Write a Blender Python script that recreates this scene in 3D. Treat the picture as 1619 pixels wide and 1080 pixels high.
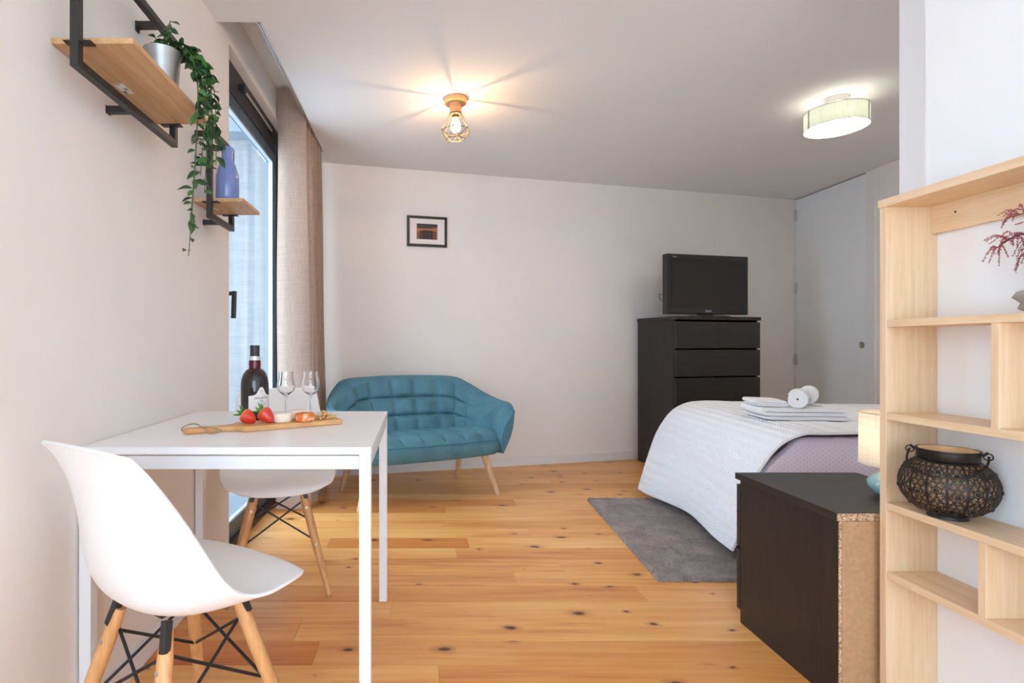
import bpy, bmesh, math, random
from mathutils import Vector, Matrix, noise
R = math.radians
PI = math.pi
sc = bpy.context.scene
C = sc.collection
for o in list(bpy.data.objects):
    bpy.data.objects.remove(o)

# ------------------------------------------------------------------ camera, world, exposure
FPX = 850.0
cd = bpy.data.cameras.new('camera')
cd.sensor_width = 36.0
cd.lens = FPX / 1619.0 * 36.0
cd.shift_x = (809.5 - 660.0) / 1619.0
cd.shift_y = (546.0 - 540.0) / 1619.0
cd.clip_start = 0.02
cam = bpy.data.objects.new('camera', cd)
C.objects.link(cam)
cam.location = (0, 0, 1.0)
cam.rotation_euler = (R(90), 0, 0)
sc.camera = cam

world = bpy.data.worlds.new('overcast_sky')
sc.world = world
world.use_nodes = True
bg = world.node_tree.nodes['Background']
bg.inputs[0].default_value = (0.70, 0.855, 1.03, 1)
bg.inputs[1].default_value = 5.6

sc.view_settings.view_transform = 'Standard'
sc.view_settings.look = 'None'
sc.view_settings.gamma = 1.0
sc.view_settings.use_curve_mapping = False
sc.view_settings.exposure = 0.54
sc.cycles.use_denoising = True
sc.cycles.max_bounces = 12
sc.cycles.diffuse_bounces = 6
sc.cycles.transparent_max_bounces = 16
sc.cycles.sample_clamp_indirect = 8.0

# ------------------------------------------------------------------ helpers
def S(r, g, b):
    f = lambda c: (c / 255 / 12.92) if c / 255 <= 0.04045 else ((c / 255 + 0.055) / 1.055) ** 2.4
    return (f(r), f(g), f(b), 1.0)

def tag(o, label=None, cat=None, group=None, kind=None):
    if label: o['label'] = label
    if cat: o['category'] = cat
    if group: o['group'] = group
    if kind: o['kind'] = kind
    return o

def thing(name, label, cat, loc=(0, 0, 0), rz=0.0, group=None):
    o = bpy.data.objects.new(name, None)
    o.empty_display_size = 0.05
    C.objects.link(o)
    o.location = loc
    o.rotation_euler = (0, 0, rz)
    return tag(o, label, cat, group)

class MB:
    def __init__(s):
        s.v = []; s.f = []; s.uv = {}; s.mi = []
    def add(s, vs, fs, mi=0):
        n = len(s.v)
        s.v += [tuple(p) for p in vs]
        s.f += [tuple(i + n for i in f) for f in fs]
        s.mi += [mi] * len(fs)
        return n
    def box(s, x0, x1, y0, y1, z0, z1, M=None, mi=0):
        vs = [Vector(p) for p in ((x0,y0,z0),(x1,y0,z0),(x1,y1,z0),(x0,y1,z0),(x0,y0,z1),(x1,y0,z1),(x1,y1,z1),(x0,y1,z1))]
        if M is not None: vs = [M @ p for p in vs]
        s.add(vs, [(0,3,2,1),(4,5,6,7),(0,1,5,4),(1,2,6,5),(2,3,7,6),(3,0,4,7)], mi)
        return s
    def lathe(s, prof, n=32, cx=0, cy=0, cz=0, M=None, sx=1, sy=1, cap=True, mi=0):
        vs = []; rings = []
        for r, z in prof:
            if r < 1e-6:
                rings.append([len(vs)]); vs.append(Vector((cx, cy, cz + z)))
            else:
                ring = []
                for k in range(n):
                    a = 2 * PI * k / n
                    ring.append(len(vs)); vs.append(Vector((cx + r * sx * math.cos(a), cy + r * sy * math.sin(a), cz + z)))
                rings.append(ring)
        fs = []
        for a, b in zip(rings[:-1], rings[1:]):
            for k in range(n):
                k2 = (k + 1) % n
                if len(a) == 1 and len(b) == 1: continue
                if len(a) == 1: fs.append((a[0], b[k2], b[k]))
                elif len(b) == 1: fs.append((a[k], a[k2], b[0]))
                else: fs.append((a[k], a[k2], b[k2], b[k]))
        if cap:
            if len(rings[0]) > 1: fs.append(tuple(reversed(rings[0])))
            if len(rings[-1]) > 1: fs.append(tuple(rings[-1]))
        if M is not None: vs = [M @ p for p in vs]
        s.add(vs, fs, mi)
        return s
    def tube(s, pts, r, n=8, closed=False, cap=True, mi=0):
        pts = [Vector(p) for p in pts]
        m = len(pts)
        rs = r if isinstance(r, (list, tuple)) else [r] * m
        vs = []; fs = []
        up = None
        for i, p in enumerate(pts):
            a = pts[i - 1] if (i > 0 or closed) else p
            b = pts[(i + 1) % m] if (i < m - 1 or closed) else p
            t = (b - a)
            if t.length < 1e-9: t = Vector((0, 0, 1))
            t.normalize()
            if up is None:
                up = Vector((0, 0, 1)) if abs(t.z) < 0.9 else Vector((1, 0, 0))
            sd = t.cross(up)
            if sd.length < 1e-5: sd = t.cross(Vector((0, 1, 0.1)))
            sd.normalize()
            up = sd.cross(t).normalized()
            for k in range(n):
                an = 2 * PI * k / n
                vs.append(p + (sd * math.cos(an) + up * math.sin(an)) * rs[i])
        for i in range(m if closed else m - 1):
            for k in range(n):
                a = i * n + k; b = i * n + (k + 1) % n
                j = (i + 1) % m
                fs.append((a, b, j * n + (k + 1) % n, j * n + k))
        if cap and not closed:
            fs.append(tuple(range(n - 1, -1, -1)))
            fs.append(tuple((m - 1) * n + k for k in range(n)))
        s.add(vs, fs, mi)
        return s
    def bar(s, a, b, w, h=None, mi=0):
        a = Vector(a); b = Vector(b); h = h or w
        t = (b - a); L = t.length; t.normalize()
        up = Vector((0, 0, 1)) if abs(t.z) < 0.9 else Vector((1, 0, 0))
        x = t.cross(up).normalized(); z = x.cross(t)
        M = Matrix(((x.x, t.x, z.x, a.x), (x.y, t.y, z.y, a.y), (x.z, t.z, z.z, a.z), (0, 0, 0, 1)))
        return s.box(-w / 2, w / 2, 0, L, -h / 2, h / 2, M, mi)
    def grid(s, fn, nu, nv, closed_u=False, uv=None, mi=0, skip=None):
        n0 = len(s.v)
        for j in range(nv + 1):
            for i in range(nu + (0 if closed_u else 1)):
                u = i / nu; v = j / nv
                s.v.append(tuple(fn(u, v)))
                if uv: s.uv[len(s.v) - 1] = uv(u, v)
        w = nu if closed_u else nu + 1
        for j in range(nv):
            for i in range(nu):
                if skip and skip(i, j): continue
                i2 = (i + 1) % w
                s.f.append((n0 + j * w + i, n0 + j * w + i2, n0 + (j + 1) * w + i2, n0 + (j + 1) * w + i))
                s.mi.append(mi)
        return s
    def prism(s, poly, z0, z1, M=None, mi=0):
        n = len(poly)
        vs = [Vector((x, y, z0)) for x, y in poly] + [Vector((x, y, z1)) for x, y in poly]
        if M is not None: vs = [M @ p for p in vs]
        fs = [tuple(range(n - 1, -1, -1)), tuple(range(n, 2 * n))]
        fs += [(i, (i + 1) % n, n + (i + 1) % n, n + i) for i in range(n)]
        s.add(vs, fs, mi)
        return s
    def sheet(s, path, th, y0, y1, M=None, wob=0.0, seed=0):
        """a thick cloth: centre line in (x, z) with thickness, extruded in y"""
        pts = [Vector((p[0], p[1])) for p in path]
        L = []; Rr = []
        for i, p in enumerate(pts):
            t = (pts[min(i + 1, len(pts) - 1)] - pts[max(i - 1, 0)])
            t.normalize()
            nrm = Vector((-t.y, t.x))
            k = th / 2
            if i in (0, len(pts) - 1): k *= 0.6
            L.append(p + nrm * k); Rr.append(p - nrm * k)
        poly = L + Rr[::-1]
        n = len(poly)
        ny = 8
        vs = []
        rnd = random.Random(seed)
        ph = [rnd.uniform(0, 6.28) for _ in range(3)]
        for j in range(ny + 1):
            t = j / ny
            e = 1.0
            for q in poly:
                w = wob * math.sin(q.x * 21 + ph[0] + t * 5) + wob * 0.6 * math.sin(q.x * 9 + ph[1] + 3 * t)
                yy = y0 + (y1 - y0) * t + wob * 1.4 * math.sin(q.x * 35 + q.y * 150 + ph[2]) * (1 if j in (0, ny) else 0.2)
                v = Vector((q.x, yy, q.y + w * (0.4 + 0.6 * min(1, q.y / 0.03))))
                vs.append(M @ v if M is not None else v)
        fs = []
        for j in range(ny):
            for i in range(n):
                i2 = (i + 1) % n
                fs.append((j * n + i, j * n + i2, (j + 1) * n + i2, (j + 1) * n + i))
        m = len(pts)
        for base, flip in ((0, False), (ny * n, True)):
            for i in range(m - 1):
                q = (base + i, base + i + 1, base + n - 2 - i, base + n - 1 - i)
                fs.append(q if flip else q[::-1])
        s.add(vs, fs)
        return s
    def build(s, name, mat, parent=None, smooth=False, bevel=0.0, bseg=2, angle=40, fix=True):
        me = bpy.data.meshes.new(name)
        me.from_pydata(s.v, [], s.f)
        mats = mat if isinstance(mat, (list, tuple)) else [mat]
        for m in mats: me.materials.append(m)
        if len(mats) > 1:
            for p, i in zip(me.polygons, s.mi): p.material_index = i
        if s.uv:
            ul = me.uv_layers.new(name='UVMap')
            for lp in me.loops:
                ul.data[lp.index].uv = s.uv.get(lp.vertex_index, (0, 0))
        if fix or bevel > 0:
            bm = bmesh.new(); bm.from_mesh(me)
            if fix: bmesh.ops.recalc_face_normals(bm, faces=bm.faces)
            if bevel > 0:
                es = [e for e in bm.edges if len(e.link_faces) == 2 and e.calc_face_angle(0) > R(30)]
                bmesh.ops.bevel(bm, geom=es, offset=bevel, segments=bseg, profile=0.5, affect='EDGES', clamp_overlap=True)
            bm.to_mesh(me); bm.free()
        if smooth:
            for p in me.polygons: p.use_smooth = True
            if angle < 180:
                me.set_sharp_from_angle(angle=R(angle))
        o = bpy.data.objects.new(name, me)
        C.objects.link(o)
        if parent: o.parent = parent
        return o

def inst(name, me, parent=None, M=None):
    o = bpy.data.objects.new(name, me)
    C.objects.link(o)
    if parent: o.parent = parent
    if M is not None: o.matrix_local = M
    return o

def struct(o, label, cat=None):
    return tag(o, label, cat, None, 'structure')

def lerp(a, b, t): return a + (b - a) * t

def spline(keys, t):
    """Catmull-Rom through keys, t in 0..1"""
    n = len(keys) - 1
    x = min(max(t, 0), 1) * n
    i = min(int(x), n - 1); f = x - i
    p1 = Vector(keys[i]); p2 = Vector(keys[i + 1])
    p0 = Vector(keys[i - 1]) if i > 0 else p1 * 2 - p2
    p3 = Vector(keys[i + 2]) if i + 2 <= n else p2 * 2 - p1
    return 0.5 * ((2 * p1) + (p2 - p0) * f + (2 * p0 - 5 * p1 + 4 * p2 - p3) * f * f + (3 * p1 - p0 - 3 * p2 + p3) * f ** 3)

def text_mesh(body, size, extrude=0.0):
    cu = bpy.data.curves.new('lettering', 'FONT')
    cu.body = body; cu.size = size; cu.extrude = extrude
    cu.align_x = 'CENTER'; cu.align_y = 'CENTER'
    cu.resolution_u = 3
    o = bpy.data.objects.new('lettering', cu)
    C.objects.link(o)
    bpy.context.view_layer.update()
    me = bpy.data.meshes.new_from_object(o.evaluated_get(bpy.context.evaluated_depsgraph_get()))
    bpy.data.objects.remove(o)
    return me

# ------------------------------------------------------------------ materials
class NT:
    def __init__(s, name):
        s.m = bpy.data.materials.new(name)
        s.m.use_nodes = True
        s.t = s.m.node_tree
        s.b = s.t.nodes['Principled BSDF']
        s.out = s.t.nodes['Material Output']
    def n(s, typ, **kw):
        nd = s.t.nodes.new(typ)
        for k, v in kw.items(): setattr(nd, k, v)
        return nd
    def set(s, node, **kw):
        for k, v in kw.items():
            node.inputs[k.replace('_', ' ')].default_value = v
        return node
    def l(s, a, b): s.t.links.new(a, b)
    def coords(s, kind='Object', scale=(1, 1, 1), rot=(0, 0, 0), rand=False):
        tc = s.n('ShaderNodeTexCoord')
        mp = s.n('ShaderNodeMapping')
        mp.inputs['Scale'].default_value = scale
        mp.inputs['Rotation'].default_value = rot
        s.l(tc.outputs[kind], mp.inputs['Vector'])
        return mp.outputs[0]
    def noise(s, vec, scale=5, detail=3, rough=0.5, dist=0.0):
        nd = s.n('ShaderNodeTexNoise')
        nd.inputs['Scale'].default_value = scale
        nd.inputs['Detail'].default_value = detail
        nd.inputs['Roughness'].default_value = rough
        nd.inputs['Distortion'].default_value = dist
        s.l(vec, nd.inputs['Vector'])
        return nd.outputs['Fac']
    def ramp(s, fac, stops):
        nd = s.n('ShaderNodeValToRGB')
        el = nd.color_ramp.elements
        el[0].position, el[0].color = stops[0]
        el[1].position, el[1].color = stops[-1]
        for p, c in stops[1:-1]:
            e = el.new(p); e.color = c
        s.l(fac, nd.inputs[0])
        return nd.outputs[0]
    def math(s, op, a, b=None, c=None):
        nd = s.n('ShaderNodeMath', operation=op)
        for i, x in enumerate((a, b, c)):
            if x is None: continue
            if isinstance(x, (int, float)): nd.inputs[i].default_value = x
            else: s.l(x, nd.inputs[i])
        return nd.outputs[0]
    def mix(s, fac, a, b, blend='MIX'):
        nd = s.n('ShaderNodeMix', data_type='RGBA', blend_type=blend)
        for sock, x in ((nd.inputs[0], fac), (nd.inputs[6], a), (nd.inputs[7], b)):
            if isinstance(x, (int, float, tuple)): sock.default_value = x
            else: s.l(x, sock)
        return nd.outputs[2]
    def bump(s, h, strength=0.3, dist=0.01):
        nd = s.n('ShaderNodeBump')
        nd.inputs['Strength'].default_value = strength
        nd.inputs['Distance'].default_value = dist
        s.l(h, nd.inputs['Height'])
        s.l(nd.outputs[0], s.b.inputs['Normal'])
    def color(s, x):
        if isinstance(x, tuple): s.b.inputs['Base Color'].default_value = x
        else: s.l(x, s.b.inputs['Base Color'])
        return s
    def p(s, rough=0.5, metal=0.0, **kw):
        s.b.inputs['Roughness'].default_value = rough
        s.b.inputs['Metallic'].default_value = metal
        for k, v in kw.items(): s.b.inputs[k.replace('_', ' ')].default_value = v
        return s

def plain(name, col, rough=0.5, metal=0.0, var=0.04, scale=12, bump=0.0, bscale=200, **kw):
    t = NT(name)
    v = t.coords()
    f = t.noise(v, scale, 3)
    c0 = tuple(max(0, c * (1 - var)) for c in col[:3]) + (1,)
    c1 = tuple(min(1, c * (1 + var)) for c in col[:3]) + (1,)
    t.color(t.ramp(f, [(0.3, c0), (0.7, c1)]))
    t.p(rough, metal, **kw)
    if bump > 0: t.bump(t.noise(v, bscale, 2), bump, 0.002)
    return t.m

def wood(name, cols, axis='x', stretch=14, scale=3.0, rough=0.5, lines=0.0, dist=0.6):
    """grain running along one axis"""
    t = NT(name)
    sx = {'x': (1, stretch, stretch), 'y': (stretch, 1, stretch), 'z': (stretch, stretch, 1)}[axis]
    v = t.coords(scale=sx)
    f = t.noise(v, scale, 5, 0.6, dist)
    f2 = t.noise(v, scale * 5, 3, 0.6)
    ff = t.math('ADD', t.math('MULTIPLY', f, 0.7), t.math('MULTIPLY', f2, 0.3))
    t.color(t.ramp(ff, [(0.32, cols[0]), (0.5, cols[1]), (0.68, cols[2])]))
    t.p(rough)
    t.bump(ff, 0.08, 0.002)
    return t.m

M = {}
M['wall'] = plain('wall_paint', (0.83, 0.772, 0.715, 1), 0.85, var=0.012, scale=3, bump=0.05, bscale=90)
M['wall_white'] = plain('white_wall_paint', (0.86, 0.86, 0.86, 1), 0.8, var=0.01, scale=3, bump=0.04, bscale=90)
M['ceiling'] = plain('ceiling_paint', (0.78, 0.765, 0.745, 1), 0.9, var=0.01, scale=2, bump=0.03, bscale=80)
M['door'] = plain('door_lacquer', (0.80, 0.81, 0.81, 1), 0.42, var=0.01, scale=2)
M['base'] = plain('skirting_lacquer', (0.78, 0.755, 0.72, 1), 0.5, var=0.01)
M['white_metal'] = plain('white_powder_coat', (0.80, 0.80, 0.81, 1), 0.38, var=0.006)
M['laminate'] = plain('white_laminate', (0.89, 0.885, 0.895, 1), 0.32, var=0.006)
M['shell'] = plain('white_polypropylene', (0.88, 0.88, 0.885, 1), 0.42, var=0.004, bump=0.02, bscale=600)
M['black_metal'] = plain('black_powder_coat', (0.02, 0.019, 0.019, 1), 0.45, var=0.1, bump=0.05, bscale=500)
M['black_rod'] = plain('black_steel_rod', (0.018, 0.019, 0.022, 1), 0.38, 0.3, var=0.05)
M['steel'] = plain('brushed_steel', (0.62, 0.61, 0.59, 1), 0.32, 1.0, var=0.05)
M['chrome'] = plain('bright_steel', (0.75, 0.75, 0.76, 1), 0.2, 1.0)
M['frame_dark'] = plain('anthracite_window_frame', (0.022, 0.022, 0.026, 1), 0.4, var=0.05)
M['sash'] = plain('sash_painted_reflection', (0.07, 0.11, 0.15, 1), 0.35, 0.2, var=0.04)  # blue reflection on the sash painted in as its base tone
M['bead'] = plain('bead_painted_reflection', (0.55, 0.62, 0.68, 1), 0.35, 0.3)  # reflection along the glazing bead put into its pale colour
M['beech'] = wood('beech_wood', [S(196, 138, 84), S(214, 158, 102), S(226, 174, 120)], 'z', 10, 4, 0.42)
M['sofa_leg'] = wood('pale_oak_leg', [S(196, 156, 116), S(212, 174, 134), S(224, 190, 152)], 'z', 12, 4, 0.45)
M['bamboo'] = wood('bamboo_board_along', [S(218, 182, 140), S(229, 198, 159), S(236, 210, 176)], 'y', 26, 3.2, 0.42, dist=0.1)
M['bamboo_z'] = wood('bamboo_board_upright', [S(218, 182, 140), S(229, 198, 159), S(236, 210, 176)], 'z', 26, 3.2, 0.42, dist=0.1)
M['oak'] = wood('oak_veneer_shelf', [S(178, 134, 92), S(198, 156, 112), S(212, 174, 132)], 'y', 22, 3, 0.5)
M['board_wood'] = wood('chopping_board_wood', [S(196, 138, 82), S(216, 162, 104), S(228, 180, 126)], 'x', 14, 4, 0.45)
M['lamp_wood'] = wood('lamp_beech', [S(200, 140, 86), S(218, 160, 106), S(228, 176, 124)], 'x', 8, 6, 0.45)
M['black_wood'] = wood('black_brown_veneer', [S(22, 19, 20), S(32, 27, 27), S(44, 38, 37)], 'z', 22, 4, 0.42)
M['black_wood_x'] = wood('black_brown_veneer_flat', [S(26, 23, 23), S(36, 32, 31), S(46, 42, 40)], 'x', 22, 4, 0.4)
M['tv_black'] = plain('tv_bezel_plastic', (0.016, 0.015, 0.015, 1), 0.3, var=0.02)
M['tv_screen'] = plain('tv_screen_off', (0.010, 0.010, 0.010, 1), 0.14, var=0.02)
M['grey_print'] = plain('silver_print', (0.55, 0.55, 0.56, 1), 0.4)
M['dark_print'] = plain('dark_print', (0.05, 0.045, 0.05, 1), 0.6)
M['gold_print'] = plain('copper_print', (0.55, 0.33, 0.2, 1), 0.5)
M['blue_print'] = plain('blue_thread', (0.10, 0.13, 0.28, 1), 0.8)
M['paper'] = plain('label_paper', (0.82, 0.78, 0.74, 1), 0.7, var=0.02)
M['mat_board'] = plain('picture_mat', (0.80, 0.74, 0.70, 1), 0.8, var=0.01)
M['frame_black'] = plain('picture_frame_wood', (0.022, 0.017, 0.014, 1), 0.4, var=0.1)
M['vase'] = plain('periwinkle_glaze', S(120, 140, 198), 0.12, var=0.02, Coat_Weight=0.4)
M['teal_glaze'] = plain('celadon_glaze', S(150, 190, 190), 0.12, var=0.05, Coat_Weight=0.5)
M['twine'] = plain('jute_twine', S(176, 146, 112), 0.9, var=0.15, scale=200)
M['leaf_green'] = plain('strawberry_leaf', S(84, 140, 58), 0.5, var=0.2, scale=60)
M['stem'] = plain('plant_stem', S(66, 92, 48), 0.6, var=0.1)
M['bark'] = plain('dark_bark', S(72, 56, 52), 0.8, var=0.2, scale=40)
M['stone'] = plain('grey_stone', S(164, 160, 154), 0.9, var=0.2, scale=30, bump=0.5, bscale=60)
M['red_seed'] = plain('dusty_red_bud', S(176, 82, 92), 0.7, var=0.2, scale=60)
M['nut'] = plain('roasted_peanut', S(214, 172, 112), 0.6, var=0.14, scale=90, bump=0.2, bscale=300)
M['towel'] = plain('white_terry', (0.87, 0.865, 0.87, 1), 0.95, var=0.015, scale=40, bump=0.6, bscale=420)
M['mattress'] = plain('mattress_ticking', (0.75, 0.74, 0.73, 1), 0.9)
M['concrete'] = None

def mk_floor():
    t = NT('varnished_pine_plank')
    at = t.n('ShaderNodeAttribute', attribute_type='OBJECT', attribute_name='offs')
    to = t.n('ShaderNodeAttribute', attribute_type='OBJECT', attribute_name='tone')
    tc = t.n('ShaderNodeTexCoord')
    ad = t.n('ShaderNodeVectorMath', operation='ADD')
    t.l(tc.outputs['Object'], ad.inputs[0]); t.l(at.outputs['Vector'], ad.inputs[1])
    mp = t.n('ShaderNodeMapping'); mp.inputs['Scale'].default_value = (1.0, 16, 1)
    t.l(ad.outputs[0], mp.inputs[0])
    g = t.noise(mp.outputs[0], 2.2, 5, 0.6, 0.5)
    mp2 = t.n('ShaderNodeMapping'); mp2.inputs['Scale'].default_value = (1.0, 7, 1)
    t.l(ad.outputs[0], mp2.inputs[0])
    g2 = t.noise(mp2.outputs[0], 0.9, 3, 0.5, 0.3)
    gg = t.math('ADD', t.math('MULTIPLY', g, 0.5), t.math('MULTIPLY', g2, 0.5))
    base = t.ramp(gg, [(0.32, S(206, 132, 66)), (0.45, S(234, 166, 92)), (0.56, S(242, 183, 108)), (0.7, S(248, 200, 132))])
    dark = t.mix(1.0, base, S(228, 194, 160), 'MULTIPLY')
    base = t.mix(to.outputs['Fac'], base, dark)
    # knots
    mk = t.n('ShaderNodeMapping'); mk.inputs['Scale'].default_value = (3.6, 6.2, 1)
    t.l(ad.outputs[0], mk.inputs[0])
    wn = t.n('ShaderNodeTexNoise'); wn.inputs['Scale'].default_value = 5; wn.inputs['Detail'].default_value = 2
    t.l(mk.outputs[0], wn.inputs['Vector'])
    wm = t.n('ShaderNodeVectorMath', operation='SCALE'); wm.inputs['Scale'].default_value = 0.13
    t.l(wn.outputs['Color'], wm.inputs[0])
    wa = t.n('ShaderNodeVectorMath', operation='ADD')
    t.l(mk.outputs[0], wa.inputs[0]); t.l(wm.outputs[0], wa.inputs[1])
    vo = t.n('ShaderNodeTexVoronoi', voronoi_dimensions='2D'); vo.inputs['Scale'].default_value = 1.0
    vo.inputs['Randomness'].default_value = 1.0
    t.l(wa.outputs[0], vo.inputs['Vector'])
    sep = t.n('ShaderNodeSeparateColor'); t.l(vo.outputs['Color'], sep.inputs[0])
    size = t.math('MULTIPLY', t.math('MAXIMUM', t.math('SUBTRACT', sep.outputs[0], 0.45), 0.0), 0.18)
    rel = t.math('DIVIDE', vo.outputs['Distance'], t.math('ADD', size, 0.0005))
    halo = t.math('SUBTRACT', 1.0, t.math('MINIMUM', t.math('MULTIPLY', rel, 0.42), 1.0))
    core = t.math('SUBTRACT', 1.0, t.math('MINIMUM', t.math('POWER', rel, 3.0), 1.0))
    c2 = t.mix(t.math('MULTIPLY', halo, 0.75), base, S(160, 86, 40))
    c3 = t.mix(t.math('MULTIPLY', core, 0.95), c2, S(74, 34, 18))
    t.color(c3)
    t.p(0.36, 0, Coat_Weight=0.12, Coat_Roughness=0.25)
    t.bump(g, 0.04, 0.001)
    return t.m
M['floor'] = mk_floor()
M['subfloor'] = plain('dark_subfloor', S(96, 60, 36), 0.9)

def mk_sofa():
    t = NT('teal_velvet_upholstery')
    v = t.coords()
    f = t.noise(v, 9, 4, 0.6)
    f2 = t.noise(v, 240, 2)
    c = t.ramp(f, [(0.3, S(66, 108, 122)), (0.7, S(84, 131, 145))])
    t.color(t.mix(t.math('MULTIPLY', f2, 0.25), c, S(98, 141, 157)))
    t.p(0.85, 0, Sheen_Weight=0.35, Sheen_Roughness=0.4)
    t.b.inputs['Sheen Tint'].default_value = S(120, 190, 205)
    t.bump(f2, 0.25, 0.002)
    return t.m
M['sofa'] = mk_sofa()
M['piping'] = plain('teal_piping', S(56, 116, 134), 0.8, var=0.05)

def mk_curtain():
    t = NT('beige_linen_curtain')
    v = t.coords(scale=(30, 30, 1))
    v2 = t.coords(scale=(1, 1, 60))
    f = t.math('ADD', t.math('MULTIPLY', t.noise(v, 12, 2), 0.5), t.math('MULTIPLY', t.noise(v2, 6, 3), 0.5))
    c = t.ramp(f, [(0.35, S(172, 147, 130)), (0.65, S(195, 170, 153))])
    t.color(c); t.p(0.9)
    t.bump(f, 0.25, 0.002)
    tr = t.n('ShaderNodeBsdfTranslucent'); t.l(c, tr.inputs[0])
    ms = t.n('ShaderNodeMixShader'); ms.inputs[0].default_value = 0.35
    t.l(t.b.outputs[0], ms.inputs[1]); t.l(tr.outputs[0], ms.inputs[2])
    t.l(ms.outputs[0], t.out.inputs[0])
    return t.m
M['curtain'] = mk_curtain()

def mk_quilt():
    t = NT('white_quilted_cotton')
    uv = t.n('ShaderNodeUVMap'); uv.uv_map = 'UVMap'
    sp = t.n('ShaderNodeSeparateXYZ'); t.l(uv.outputs[0], sp.inputs[0])
    tri = t.math('PINGPONG', t.math('MULTIPLY', sp.outputs[1], 1.0), 0.035)
    ph = t.math('ADD', sp.outputs[0], t.math('MULTIPLY', tri, 0.9))
    w = t.math('SINE', t.math('MULTIPLY', ph, PI / 0.021))
    w = t.math('POWER', t.math('ABSOLUTE', w), 0.6)
    t.color((0.85, 0.855, 0.875, 1)); t.p(0.85)
    t.bump(t.noise(uv.outputs[0], 400, 2), 0.2, 0.002)
    return t.m
M['quilt'] = mk_quilt()

def mk_pink():
    t = NT('lilac_dimpled_cotton')
    uv = t.n('ShaderNodeUVMap'); uv.uv_map = 'UVMap'
    mp = t.n('ShaderNodeMapping'); mp.inputs['Scale'].default_value = (56, 56, 1); mp.inputs['Rotation'].default_value = (0, 0, R(45))
    t.l(uv.outputs[0], mp.inputs[0])
    vo = t.n('ShaderNodeTexVoronoi', voronoi_dimensions='2D'); vo.inputs['Scale'].default_value = 1; vo.inputs['Randomness'].default_value = 0.0
    t.l(mp.outputs[0], vo.inputs['Vector'])
    d = t.math('SMOOTHSTEP' if False else 'MINIMUM', t.math('MULTIPLY', vo.outputs['Distance'], 2.2), 1.0)
    c = t.ramp(d, [(0.25, S(228, 210, 230)), (0.7, S(244, 233, 246))])
    t.color(c); t.p(0.85)
    t.bump(d, 0.35, 0.003)
    return t.m
M['pink'] = mk_pink()

def mk_rug():
    t = NT('grey_shag_pile')
    v = t.coords()
    f = t.noise(v, 7.5, 5, 0.7, 0.4)
    f2 = t.noise(v, 130, 3, 0.7)
    c = t.ramp(f, [(0.3, S(124, 110, 102)), (0.5, S(160, 145, 136)), (0.7, S(196, 180, 170))])
    t.color(t.mix(t.math('MULTIPLY', f2, 0.55), c, S(104, 95, 90)))
    t.p(0.95, 0, Sheen_Weight=0.3)
    t.bump(f2, 0.9, 0.01)
    return t.m
M['rug'] = mk_rug()

def mk_glass(name, rough=0.0, tint=(0.95, 0.98, 1, 1), refl=1.0):
    t = NT(name)
    tr = t.n('ShaderNodeBsdfTransparent'); tr.inputs[0].default_value = tint
    gl = t.n('ShaderNodeBsdfGlossy'); gl.inputs['Roughness'].default_value = 0.02
    fr = t.n('ShaderNodeFresnel'); fr.inputs[0].default_value = 1.45
    ms = t.n('ShaderNodeMixShader')
    ge = t.n('ShaderNodeNewGeometry')
    t.l(t.math('MULTIPLY', fr.outputs[0], t.math('SUBTRACT', 1.0, ge.outputs['Backfacing'])), ms.inputs[0])
    t.l(tr.outputs[0], ms.inputs[1]); t.l(gl.outputs[0], ms.inputs[2])
    t.l(ms.outputs[0], t.out.inputs[0])
    return t.m
M['pane'] = mk_glass('window_glass')

def mk_clear():
    t = NT('clear_drinking_glass')
    t.color((1, 1, 1, 1)); t.p(0.0)
    t.b.inputs['Transmission Weight'].default_value = 1.0
    t.b.inputs['IOR'].default_value = 1.45
    return t.m
M['clear'] = mk_clear()
t = NT('dark_bottle_glass'); t.color((0.012, 0.009, 0.009, 1)); t.p(0.06, 0, Coat_Weight=0.3); M['bottle'] = t.m
t = NT('ruby_wine_in_neck'); t.color(S(92, 18, 30)); t.p(0.08); M['ruby'] = t.m
M['foil'] = plain('black_capsule_foil', (0.02, 0.02, 0.022, 1), 0.45)
M['silver_band'] = plain('silver_band', (0.7, 0.7, 0.72, 1), 0.35, 0.6)

def mk_concrete():
    t = NT('board_marked_concrete')
    v = t.coords(scale=(6, 6, 0.25))
    f = t.noise(v, 2.2, 4, 0.6)
    v2 = t.coords(scale=(1, 1, 7))
    f2 = t.noise(v2, 5, 3, 0.6, 0.8)
    ff = t.math('ADD', t.math('MULTIPLY', f, 0.7), t.math('MULTIPLY', f2, 0.3))
    t.color(t.ramp(ff, [(0.35, (0.17, 0.182, 0.185, 1)), (0.6, (0.262, 0.262, 0.255, 1))]))
    t.p(0.85); t.bump(ff, 0.2, 0.01)
    return t.m
M['concrete'] = mk_concrete()
M['slab'] = plain('added_balcony_slab', (0.20, 0.235, 0.265, 1), 0.8)

def mk_berry():
    t = NT('strawberry_skin')
    v = t.coords()
    sp = t.n('ShaderNodeSeparateXYZ'); t.l(v, sp.inputs[0])
    vo = t.n('ShaderNodeTexVoronoi'); vo.inputs['Scale'].default_value = 190
    t.l(v, vo.inputs['Vector'])
    seed = t.math('LESS_THAN', vo.outputs['Distance'], 0.22)
    body = t.ramp(t.math('MULTIPLY', sp.outputs[2], 20.0), [(0.62, S(214, 46, 28)), (0.86, S(228, 92, 52)), (1.0, S(236, 190, 130))])
    t.color(t.mix(t.math('MULTIPLY', seed, 0.6), body, S(232, 150, 80)))
    t.p(0.3, 0, Coat_Weight=0.3)
    t.bump(vo.outputs['Distance'], 0.4, 0.002)
    return t.m
M['berry'] = mk_berry()

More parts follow.
